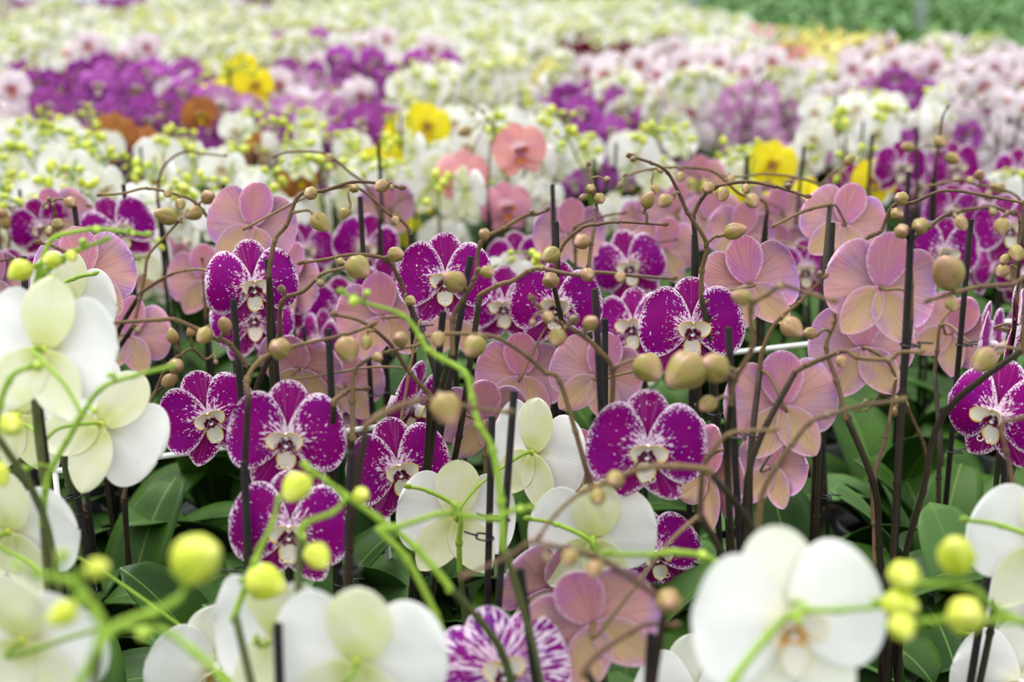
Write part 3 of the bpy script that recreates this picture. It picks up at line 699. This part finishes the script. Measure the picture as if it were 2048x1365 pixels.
def build_plant(p, idx):
    org = Vector((p.x, p.y, 0)); e = link('potted_orchid', None, None, org); e['category'] = 'orchid'
    link('pot', POT, e); link('bark', BARK, e)
    rs = random.Random(idx * 7 + 3); a0 = rs.uniform(0, 360)
    for k in range(rs.choice((5, 6))):
        link('leaf', leaf_mesh(rs.randrange(NLEAF)), e, mat=RZ(a0 + k * 151 + rs.uniform(-20, 20)) @ T3(0, 0, .004 * k))
    if not p.stakes and p.stems:
        q = p.stems[0][1][0]; p.stakes = [Vector((p.x + (q.x - p.x) * .8, q.y + .006, max(.28, q.z - .02)))]
    for k, t in enumerate(p.stakes):
        bt = Vector((.012 - .02 * k, .010 - .015 * k, .012)); tl = t - org
        link('stake', stake_mb(bt, tl).mesh('stake', ['stake']), e)
        for f in (.55, .8):
            if tl.z > .3: link('clip', clip_mb(bt.lerp(tl, f + rs.uniform(-.05, .05)), tl - bt).mesh('clip', ['clip']), e)
    for k, (c, q, auto) in enumerate(p.stems):
        bs = min(p.stakes, key=lambda s: (Vector((s.x, s.y)) - Vector((q[0].x, q[0].y))).length)
        m, low = build_spike(p, org, c, q, bs, k + idx)
        link('flower_spike', m.mesh('flower_spike', ['stem_b', 'stem_l'] if c == 'b' else ['stem_g', 'stem_o']), e)
    for k, (fl, mt, pd) in enumerate(p.flowers):
        o = hero_flower(e, fl[3], (k + idx) % 4, Matrix.Translation(-org) @ mt)
        m = MB(); L = [a - org for a in pd]; tube(m, L, [.0014, .0013, .0014, .0017], 0, 7, 5)
        link('pedicel', m.mesh('pedicel', ['stem_g' if fl[3] == 'wh' else 'ped_b']), e)
    for (c, base, dr, ln, v, pd, rr) in p.buds:
        mt = ('bud_b' if ln > .0115 else 'bud_n') if c == 'b' else ('bud_w' if ln > .0290 else 'bud_g' if ln > .0105 else 'bud_y')
        o = link('bud', bud_mesh(mt, v), e, mat=Matrix.Translation(base - org) @ aim(dr, v * 50) @ Matrix.Scale(ln, 4))
        m = MB(); tube(m, [a - org for a in pd], [rr * 1.2, rr, rr, rr * 1.5], 0, 6, 4)
        link('bud_stalk', m.mesh('bud_stalk', ['stem_g' if c == 'g' else 'ped_b']), e)
    return e
LAB = {0: 'brown-stemmed orchid arching left from the stake over the left magenta pair, three tan buds',
 1: 'lilac-backed orchid bloom with a black stake, above the large white blooms at left',
 2: 'orchid with tan buds at far upper left and a lilac bloom hanging below them',
 3: 'orchid with the big front-facing speckled magenta bloom, right one of the left pair',
 4: 'orchid with the lowest left magenta bloom, yellow-green buds hanging before it',
 5: 'orchid whose tall blurred black stake stands before the upright white bloom at centre',
 6: 'orchid whose black stake crosses just left of the upright white bloom at centre',
 7: 'orchid with a brown spike full of tan buds and a half-hidden magenta bloom, centre',
 8: 'orchid with front-facing magenta bloom above centre, a large tan bud over its lip',
 9: 'orchid with a magenta bloom at centre partly covered by a round tan bud',
 10: 'orchid with a domed lilac bloom seen from behind, beside two thin black stakes',
 11: 'orchid with the large low magenta bloom right of centre, pink blooms hanging beside it',
 12: 'orchid with pink bloom turned away above the upright white one, magenta bloom low down',
 13: 'orchid with a pink bloom turned away high at right, behind a short thick stake',
 14: 'orchid on the tallest thick black stake, large pink-backed blooms on both sides, right',
 15: 'orchid with big pink-backed bloom and sideways pink bloom, low right of centre',
 16: 'orchid with folded peach-pink bloom seen sideways near the right edge, thin stake above',
 17: 'thin staked orchid behind the tan buds at upper left, no bloom of its own visible',
 18: 'bloomless orchid with a thin black stake in front of the yellow blooms, upper right',
 19: 'orchid with a thin black stake under the magenta group at upper right',
 20: 'orchid with thin stake and soft lilac bloom behind the pink blooms, upper right',
 21: 'orchid with soft pink bloom hanging under an arching brown spike, above centre left',
 22: 'out-of-focus white orchid at the bottom, with short blurred black stake in front',
 23: 'orchid with the magenta bloom on the left of the left pair, lip turned right',
 24: 'orchid with a black stake tied by a clip, just left of the plump tan buds',
 25: 'staked orchid without bloom behind the soft magenta bloom left of the central one',
 26: 'orchid with a thin blurred black stake in front of the white cluster at upper right',
 27: 'orchid with a small magenta bloom and thin blurred stake at upper right',
 28: 'orchid with an upper left magenta bloom facing right, thin stake above it',
 29: 'orchid with a pale pink bloom seen sideways and dark forked spike, left of centre',
 30: 'orchid with a lilac bloom turned away at left, under thin arching brown spike',
 31: 'orchid with only a long arching brown spike above the left half, one small bud',
 32: 'orchid with white-streaked magenta bloom at the bottom centre',
 33: 'orchid with the sharpest front-facing magenta bloom right of centre, white speckled throughout',
 34: 'orchid with bare brown spikes curving right, blurred pink bloom near the bottom centre',
 35: 'blurred orchid with brown budded spikes arching over the streaked bloom at bottom centre',
 36: 'orchid with a short dark spike at the right edge, below the white-lipped bloom',
 37: 'orchid at the right edge with magenta bloom seen sideways and tan buds',
 38: 'orchid with a thin curved spike high at the right edge, two small buds',
 39: 'orchid with a dark upright spike and round tan buds above the upper right magenta blooms',
 40: 'orchid with an arching brown spike of small buds behind the stake, upper right of centre',
 41: 'orchid with magenta bloom behind the folded cream bloom, upper right',
 42: 'salmon orchid with two blooms and a forked spike, standing out above centre',
 43: 'white orchid at left with broad blooms turned away and a yellow bud at the edge',
 44: 'white orchid at left with two green spikes crossing the lilac blooms',
 45: 'orchid with a long bright green spike of yellow-green buds curving through the centre',
 46: 'strongly blurred white orchid in the bottom left corner with green buds',
 47: 'white orchid with the largest bloom, bottom right, green spike across it',
 48: 'orchid with a cluster of big round yellow-green buds at bottom right',
 49: 'orchid with a short green spike pointing left before the low magenta bloom',
 50: 'orchid with pink bloom cut by the left edge',
 51: 'orchid with pale pink bloom directly below the central magenta bloom',
 52: 'orchid with a soft magenta bloom between stakes, left of the central one',
 53: 'orchid with a soft magenta bloom just below the pink bloom of the salmon trio',
 54: 'orchid with an upright magenta bloom above the sharp speckled one, yellow-white lip',
 55: 'orchid with a magenta bloom turned left, tucked behind the sharp speckled one',
 56: 'orchid with pink domed bloom seen from behind, left of the upright white bloom',
 57: 'orchid with a small magenta bloom wedged between two pink-backed ones, right',
 58: 'orchid with front-facing magenta bloom low at the right edge, white and yellow lip',
 59: 'orchid with two small soft magenta blooms, leftmost of the upper right group',
 60: 'orchid with a small magenta bloom in the middle of the upper right group',
 61: 'orchid with magenta bloom and round pale lip, toward the right of the upper right group',
 62: 'orchid with a soft magenta bloom cut by the right edge, upper right',
 63: 'orchid with a small lilac petal dome above the pink blooms, right of centre top',
 64: 'orchid with a pair of soft pink-backed blooms behind the tan buds, right of centre',
 65: 'orchid with a soft pink-backed bloom just right of the two thin stakes, above centre',
 66: 'orchid with a small folded pink bloom beside the yellow blooms, upper right',
 67: 'orchid with a pale lilac bloom behind the large left-of-centre pink one',
 68: 'orchid with a small magenta bloom right of the upper left pink-backed bloom',
 69: 'orchid with a soft pink-backed bloom behind the tan buds near the right edge',
 70: 'pink orchid with orange lip, lowest bloom of the salmon trio',
 71: 'soft white orchid bloom turned away, left behind the salmon pair',
 72: 'soft white orchid facing front, just below the salmon pair',
 73: 'white orchid with narrow upper bloom at left, behind the green budded spikes',
 74: 'white orchid with two soft blooms low in the centre, crossed by black stakes',
 75: 'white orchid with bloom turned away below the large low magenta one, brown spikes across',
 76: 'white orchid blooms in the bottom right corner, below the round yellow buds',
 77: 'pale white bloom cut by the right edge, right of the topmost round yellow bud'}
HEROES = [build_plant(p, i) for i, p in enumerate(HP)]
for i, e in enumerate(HEROES): e['label'] = LAB.get(i, 'moth orchid in bloom')
if False:
    for i, p in enumerate(HP):
        u, v, d = proj(Vector((p.x, p.y, .45)))
        print('HP', i, p.kind, round(u), round(v), round(d, 2), 'stakes', [tuple(round(a) for a in proj(s)[:2]) for s in p.stakes], 'stems', len(p.stems), 'fl', [(f[0][3], f[0][0], f[0][1], 'F' if abs(f[0][4]) < 90 else 'B') for f in p.flowers], 'buds', len(p.buds))

# ------------------------------------------------------------------ the rows behind: every plant its own object
def spike_path(rs, H, ph, reach):
    x0, y0 = .02 * math.cos(ph), .02 * math.sin(ph); q = []
    for k in range(9):
        s = k / 8; r = .02 + reach * s ** 1.15; z = H - .13 + .15 * math.sin(math.pi * .62 * min(1, s * 1.15)) - .02 * s
        q.append(Vector((r * math.cos(ph + .5 * s), r * math.sin(ph + .5 * s), z + .002 * (-1) ** k)))
    return [Vector((x0 * .6, y0 * .6, .10)), Vector((x0, y0, .17)), Vector((x0, y0, .25))], q
STY = {'wh': ('g', 4, 7), 'wb': ('g', 2, 9), 'sp': ('b', 3, 5), 'bare': ('b', 0, 5), 'ye': ('g', 3, 6), 'yb': ('g', 1, 9), 'pu': ('b', 5, 2), 'li': ('b', 5, 2), 'bl': ('b', 5, 3), 'py': ('g', 5, 3),
       'sa': ('b', 4, 3), 'ru': ('b', 3, 2), 'bu': ('b', 4, 3), 'wf': ('g', 6, 5)}
FKIND = {'wb': 'wh', 'wf': 'wh', 'yb': 'ye', 'bare': 'sp'}
def proto(kind, var, res):
    """list of (part name, key) and for res 2 one merged MB"""
    k = ('P', kind, var, res)
    if k in CACHE: return CACHE[k]
    rs = random.Random('%s%d%d' % (kind, var, res)); c, nf, nb = STY[kind]; fk = FKIND.get(kind, kind); parts = []
    nspk = 2 if kind != 'bare' else rs.choice((1, 2)); hs = rs.uniform(.43, .49) if kind != 'bare' else rs.uniform(.34, .42)
    face = rs.uniform(-35, 35) if rs.random() < .75 else rs.uniform(130, 230)
    for j in range(nspk):
        H = hs + rs.uniform(-.03, .03); ph = rs.uniform(0, 2 * math.pi) if j == 0 else ph + math.pi + rs.uniform(-.7, .7)
        st, q = spike_path(rs, H, ph, rs.uniform(.10, .16)); parts.append(('spike', c, st, q))
        parts.append(('stake', Vector((.010 - .02 * j, .012, .012)), Vector((.022 * math.cos(ph), .022 * math.sin(ph) + .006, H - rs.uniform(.0, .08)))))
        for i in range(nf):
            s = .05 + .62 * i / max(1, nf - 1) if nf > 1 else .25; a = q[int(s * 8)]; sd = (-1) ** i
            yw = face + sd * rs.uniform(5, 38); fw = Vector((math.sin(R(yw)), -math.cos(R(yw)), 0))
            ce = a + fw * .025 + Vector((fw.y * -sd * .03, fw.x * sd * .03, -.012 - rs.uniform(0, .035)))
            parts.append(('flower', fk, rs.randrange(4), Matrix.Translation(ce) @ RZ(yw) @ RX(rs.uniform(-14, 12)) @ RY(rs.uniform(-14, 14)) @ Matrix.Scale(rs.uniform(.078, .094), 4), a, ce))
        for i in range(nb):
            s = .45 + .55 * i / max(1, nb - 1); a = q[min(8, int(s * 8))]; ln = .024 - .016 * (i / max(1, nb - 1)) if kind in ('wh', 'sp', 'bare', 'wf') else .021 - .012 * (i / max(1, nb - 1))
            ln *= rs.uniform(.85, 1.1) * (1 if kind != 'wb' else 1.1)
            d = Vector((rs.uniform(-1, 1), rs.uniform(-1, .6), rs.uniform(-.3, .7))).normalized()
            parts.append(('bud', c, rs.randrange(4), a + d * .012, d, ln, a))
    for i in range(rs.choice((4, 5))): parts.append(('leaf', rs.randrange(NLEAF), rs.uniform(0, 60) + i * 137))
    CACHE[k] = parts; return parts
def proto_meshes(kind, var):
    k = ('PM', kind, var)
    if k in CACHE: return CACHE[k]
    out = []
    for p in proto(kind, var, 1):
        if p[0] == 'spike':
            m = MB(); tube(m, p[2] + [p[3][0]], [.0026] * 4, 1, 6, 3); n = len(p[3]); rad = [.0021 - .0009 * i / (n - 1) for i in range(n)]
            tube(m, [p[3][0] - Vector((0, 0, .005))] + p[3], [rad[0]] + rad, 0, 6, 3)
            for i in range(1, n): bract(m, p[3][i], (p[3][i] - p[3][i - 1]).normalized(), rad[i] * 1.1, 0)
            for r in proto(kind, var, 1):
                if r[0] == 'flower' and (r[4] - p[3][3]).length < .12 and r[4] in p[3]:
                    b_ = r[3].to_3x3() @ Vector((0, 1, 0)); b_.normalize(); tube(m, [r[4], r[4].lerp(r[5] + b_ * .015, .6), r[5] + b_ * .002], [.0013] * 3, 0, 5, 3)
                if r[0] == 'bud' and r[6] in p[3]: tube(m, [r[6], r[3] + r[4] * .002], [.0011, .0013], 0, 5, 1, False)
            out.append(('flower_spike', m.mesh('flower_spike', ['stem_b', 'stem_l'] if p[1] == 'b' else ['stem_g', 'stem_o']), None))
        elif p[0] == 'stake': out.append(('stake', stake_mb(p[1], p[2], .0026, 8).mesh('stake', ['stake']), None))
        elif p[0] == 'flower': out.append(('flower', (p[1], p[2]), p[3]))
        elif p[0] == 'bud':
            mt = ('bud_b' if p[5] > .011 else 'bud_n') if p[1] == 'b' else ('bud_g' if p[5] > .010 else 'bud_y')
            out.append(('bud', bud_mesh(mt, p[2], 1), Matrix.Translation(p[3]) @ aim(p[4]) @ Matrix.Scale(p[5], 4)))
        else: out.append(('leaf', leaf_mesh(p[1]), RZ(p[2])))
    out.append(('pot', POT, None)); out.append(('bark', BARK, None)); CACHE[k] = out; return out
LEAFLO = [leaf_mb(v, 6, 2) for v in range(NLEAF)]; POTLO = pot_mb(8)
def slots(kind):
    c = STY[kind][0]; return list(FK[FKIND.get(kind, kind)]) + ['stem_b' if c == 'b' else 'stem_g', 'bud_b' if c == 'b' else 'bud_g', 'leaf', 'stake', 'pot']
def proto_merged(kind, var):
    k = ('PX', kind, var)
    if k in CACHE: return CACHE[k]
    m = MB(); ps = proto(kind, var, 2)
    for p in ps:
        if p[0] == 'spike':
            tube(m, p[2] + p[3], [.0026] * 3 + [.002] * 9, 7, 4, 1, False)
            for r in ps:
                if r[0] == 'flower' and r[4] in p[3]: tube(m, [r[4], r[5]], [.0013] * 2, 7, 3, 1, False, False)
                if r[0] == 'bud' and r[6] in p[3]: tube(m, [r[6], r[3]], [.0012] * 2, 7, 3, 1, False, False)
        elif p[0] == 'stake': tube(m, [p[1], p[2]], [.0028] * 2, 10, 5, 1, False)
        elif p[0] == 'flower': m.join(flower_mb(p[2], 2), p[3])
        elif p[0] == 'bud': m.join(bud_mb(p[2], 2), Matrix.Translation(p[3]) @ aim(p[4]) @ Matrix.Scale(p[5] * 1.05, 4), {0: 8})
        else: m.join(LEAFLO[p[1]], RZ(p[2]), {0: 9})
    m.join(POTLO, None, {0: 11}); CACHE[k] = m; return m
def merged_mesh(kind, var):
    k = ('PY', kind, var)
    if k not in CACHE: CACHE[k] = proto_merged(kind, var).mesh('potted_orchid', slots(kind))
    return CACHE[k]
ZONES = [  # centre x, centre y, radius x, radius y in the photograph, kind
 (25, 25, 50, 32, 'pu'), (210, 6, 60, 14, 'pu'), (280, 35, 40, 18, 'py'), (515, 8, 40, 16, 'pu'), (595, 80, 28, 30, 'pu'), (465, 150, 32, 50, 'ye'), (560, 170, 62, 60, 'li'), (640, 190, 50, 70, 'pu'), (775, 165, 38, 50, 'pu'),
 (240, 185, 175, 62, 'pu'), (810, 245, 58, 42, 'ye'), (735, 110, 60, 30, 'bl'), (1165, 200, 62, 50, 'pu'), (1370, 195, 60, 50, 'bl'), (1010, 170, 24, 30, 'py'), (1210, 100, 30, 22, 'bu'), (1380, 120, 55, 35, 'bl'), (1395, 105, 30, 22, 'pu'),
 (1480, 100, 50, 60, 'wf'), (1560, 190, 60, 60, 'li'), (1590, 85, 36, 42, 'sa'), (1680, 85, 52, 42, 'py'), (1700, 118, 22, 26, 'bu'), (1790, 225, 72, 60, 'wf'), (1770, 110, 70, 34, 'bl'), (1880, 195, 36, 50, 'pu'), (1960, 190, 100, 70, 'bl'),
 (1850, 70, 40, 30, 'wf'), (1500, 320, 170, 45, 'yb'), (1640, 360, 60, 50, 'ye'), (1020, 320, 240, 60, 'wb')]
rz = random.Random(77)
def kind_at(u, v, d):
    for (cx, cy, rx, ry, k) in ZONES:
        if ((u - cx) / rx) ** 2 + ((v - cy) / ry) ** 2 < 1: return k
    if v > 455 - 145 * max(0, min(1, (u - 1500) / 300)): return 'sp'
    if v > 225:
        return rz.choice(('wh', 'wb', 'wb', 'wb')) if u < 1080 else rz.choice(('wb', 'yb', 'bare', 'bare', 'wb'))
    if v > 100:
        if u > 1080: return rz.choice(('bl', 'wf', 'bl', 'li'))
        return rz.choice(('wf', 'wf', 'wf', 'bl'))
    return rz.choice(('wf', 'wf', 'wh', 'wf')) if u < 1500 else rz.choice(('bl', 'wf', 'wf', 'li', 'py', 'bare'))
def far_edge(u): return -25 + 90 * max(0, min(1, (u - 1200) / 380)) + 25 * max(0, (u - 1600) / 448)
field = []; y = .62; row = 0
while y < 9.4:
    sp = .150 if y < 2 else .166 if y < 3 else .166 + .012 * (y - 3); x = -(.40 * y + .25) + (row % 2) * sp / 2
    while x < .40 * y + .25:
        field.append((x + rz.uniform(-.016, .016), y + rz.uniform(-.016, .016), sp)); x += sp
    y += sp * .95; row += 1
FEAT = [(810, 232, 'ye'), (790, 282, 'ye'), (462, 150, 'ye'), (1480, 335, 'ye'), (1400, 345, 'yb'), (1610, 355, 'ye'), (1170, 165, 'pu'), (1140, 218, 'pu'), (1205, 225, 'pu'), (1790, 222, 'wf'), (1845, 228, 'wf'), (1730, 250, 'wh'),
 (1478, 95, 'wf'), (1445, 80, 'wf'), (1555, 185, 'li'), (1575, 240, 'li'), (1500, 205, 'li'), (560, 160, 'li'), (540, 195, 'bl'), (600, 205, 'bl'), (110, 175, 'pu'), (180, 165, 'pu'), (265, 180, 'pu'), (330, 205, 'pu'), (380, 228, 'pu'), (140, 205, 'pu'),
 (290, 150, 'pu'), (645, 160, 'pu'), (650, 222, 'pu'), (775, 165, 'pu'), (735, 180, 'pu'), (280, 262, 'ru'), (500, 300, 'ru'), (1880, 185, 'pu'), (1925, 225, 'bl'), (1960, 180, 'bl'), (1375, 205, 'bl'), (1590, 85, 'sa'), (1680, 92, 'py'), (1710, 125, 'bu'),
 (1210, 115, 'bu'), (60, 265, 'wh'), (165, 285, 'wh'), (425, 290, 'wh'), (250, 312, 'wb'), (350, 260, 'wb')]
sel = []; FK2 = {}
for (u, v, k) in FEAT:
    r = (P(u, v, 1) - CAMP); t = (.43 - CAMP.z) / r.z; q = CAMP + r * t
    if any(math.hypot(q.x - a, q.y - b_) < .1 for a, b_ in POTS): continue
    u2, v2, d2 = proj(Vector((q.x, q.y, .46))); sel.append((q.x, q.y, d2, u2, v2)); FK2[(q.x, q.y)] = k; POTS.append((q.x, q.y))
for (x, y, sp) in field:
    if any(abs(x - a) < .124 and abs(y - b_) < .124 and math.hypot(x - a, y - b_) < .122 for a, b_ in POTS): continue
    if any(abs((y - (BY[i] - .02))) < .065 for i in range(1, 5)): y += .08
    if any(math.hypot(x - a, y - b_) < .121 for a, b_, *_ in sel[-90:]): continue
    u, v, d = proj(Vector((x, y, .46)))
    if v < far_edge(u) or u < -130 or u > 2178: continue
    if (1.66 < d < 2.5 and 800 < u < 1190) or (2.5 < d < 3.6 and 1060 < u < 1150): continue
    if 2.35 < d < 3.5 and rz.random() < (.45 if u > 1080 else .2): continue
    if 3.5 <= d < 5 and rz.random() < .15: continue
    sel.append((x, y, d, u, v))
sel.sort(key=lambda s: s[2])
GL = {'wh': 'white moth orchid', 'wb': 'budding white moth orchid', 'wf': 'full white moth orchid', 'sp': 'speckled pink moth orchid', 'bare': 'brown-stemmed moth orchid', 'ye': 'bright yellow moth orchid',
      'yb': 'yellow moth orchid mostly in bud', 'pu': 'magenta moth orchid', 'li': 'lilac-pink moth orchid', 'bl': 'blush white moth orchid', 'py': 'pale yellow moth orchid', 'sa': 'salmon moth orchid', 'ru': 'rusty orange moth orchid', 'bu': 'burgundy moth orchid'}
def side(u): return 'left part' if u < 683 else 'middle' if u < 1365 else 'right part'
def band(d): return 'front speckled batch' if d < 1.95 else 'soft rows behind the speckled batch' if d < 3.0 else 'blurred middle rows' if d < 4.6 else 'far rows'
stuff = {}; cnt = 0
for i, (x, y, d, u, v) in enumerate(sel):
    if d < 1.02: kind = 'bare'
    elif d < 1.55: kind = 'bare'
    else: kind = kind_at(u, v, d)
    kind = FK2.get((x, y), kind)
    if d < .80: continue
    var = rz.randrange(4); rot = RZ(rz.uniform(-25, 25)) @ Matrix.Scale(rz.uniform(.95, 1.05), 4)
    if cnt < 300 - len(HP):
        lab = '%s, %s, %s' % (GL[kind], band(d), side(u)); gr = '%s, %s, %s' % (GL[kind] + 's', band(d), side(u))
        if d < 3.3:
            e = link('potted_orchid', None, None, mat=Matrix.Translation((x, y, 0)) @ rot)
            for nm, me, mt in proto_meshes(kind, var):
                if nm == 'flower' and d < 2.1: hero_flower(e, me[0], me[1], mt)
                elif nm == 'flower': link(nm, flower_mesh(me[0], me[1], 1), e, mat=mt)
                else: link(nm, me, e, mat=mt)
        else: e = link('potted_orchid', merged_mesh(kind, var), None, mat=Matrix.Translation((x, y, 0)) @ rot)
        tag(e, lab, 'orchid', gr); cnt += 1
    else: stuff.setdefault('all', []).append((x, y, kind, var, rot))
if stuff:
    kinds = sorted(STY); names = []; idx = {}
    m = MB()
    for (x, y, kind, var, rot) in stuff['all']:
        mp = {}
        for i, nm in enumerate(slots(kind)):
            if nm not in idx: idx[nm] = len(names); names.append(nm)
            mp[i] = idx[nm]
        m.join(proto_merged(kind, var), Matrix.Translation((x, y, 0)) @ rot, mp)
    tag(link('distant_orchids', m.mesh('distant_orchids', names)), 'hazy mass of mostly white orchids at the far end of the benches', 'orchids', None, 'stuff')
print('FIELD', len(sel), cnt, len(stuff.get('all', [])), 'heroes', len(HP))
# young plants without flowers on the benches beyond
rs = random.Random(5)
def fedge(x, y):
    u, v, d = proj(Vector((x, y, .2))); u2, v2, d2 = proj(Vector((x, y, .46))); return v2 < far_edge(u2) - 6 and u > 440 and v > -60 and u < 2250
m = MB(); n = 0
while n < 26000:
    yy = 5.6 + 20 * rs.random() ** 1.0; xx = rs.uniform(-3.2, .42 * yy + .3)
    if not fedge(xx, yy): continue
    n += 1
    L = rs.uniform(.09, .17) * (1 + .04 * (yy - 5)); a = rs.uniform(0, 6.28); el = rs.uniform(.3, 1.2); wd = rs.uniform(.02, .035); ca, sa = math.cos(a), math.sin(a); v = []
    for s, ww in ((0, .4), (.35, 1), (.7, .9), (1, .15)):
        r = L * s * math.cos(el - s * .6); z = .05 + L * s * math.sin(el - s * .6) * 1.3
        for t in (-1, 0, 1): v.append((xx + r * ca - t * ww * wd * sa, yy + r * sa + t * ww * wd * ca, z + abs(t) * .008))
    f = [(i * 3 + j, i * 3 + j + 1, i * 3 + j + 4, i * 3 + j + 3) for i in range(3) for j in (0, 1)]; m.add(v, f)
tag(link('young_orchid_foliage', m.mesh('young_orchid_foliage', ['foliage'])), 'low green foliage of young plants covering the benches beyond the flowers', 'foliage', None, 'stuff')
bench(9.64, 26.5, -3.6, 11.5, 'long grey bench carrying green young plants at the very back', 'rear benches')
bench(7.74, 9.60, 1.64, 6, 'short grey bench with green young plants right of the farthest white orchids', 'rear benches')
bench(5.84, 7.70, 3.46, 6, 'small grey bench with young plants at the far right edge', 'rear benches')
for (u, d) in ((1386, 11.0), (1842, 11.5), (280, 13)):
    q = P(u, 20, d); m = MB(); tube(m, [Vector((0, 0, 0)), Vector((0, 0, 4.2))], [.045, .045], 0, 16, 1, False); tube(m, [Vector((0, 0, 0)), Vector((0, 0, .02))], [.09, .09], 0, 16, 1, False)
    tag(link('steel_post', m.mesh('steel_post', ['post']), None, (q.x, q.y, ZF)), {1386: 'pale galvanised roof post behind the far white orchids, middle one of the three', 1842: 'pale galvanised roof post at the back right above the green foliage', 280: 'pale galvanised roof post at the far left behind the white orchids'}[u], 'post')

for (a, b_, lab) in ((P(110, 943, 1.36), P(770, 852, 1.44), 'thin white plastic support rail passing behind the magenta blooms at left'), (P(1250, 730, 1.62), P(2300, 612, 1.62), 'thin white plastic support rail behind the pink blooms right of centre')):
    e = link('support_rail', None, None, (a.x, a.y, 0)); o = Vector(e.location); m = MB(); tube(m, [a - o, b_ - o], [.0029] * 2, 0, 10, 1, False); link('rail', m.mesh('rail', ['white_rod']), e); tag(e, lab, 'rail')
    for q in (a, b_):
        m = MB(); tube(m, [Vector((q.x - o.x, q.y - o.y, .001)), q - o], [.003] * 2, 0, 8, 1, False); link('post', m.mesh('post', ['white_rod']), e)
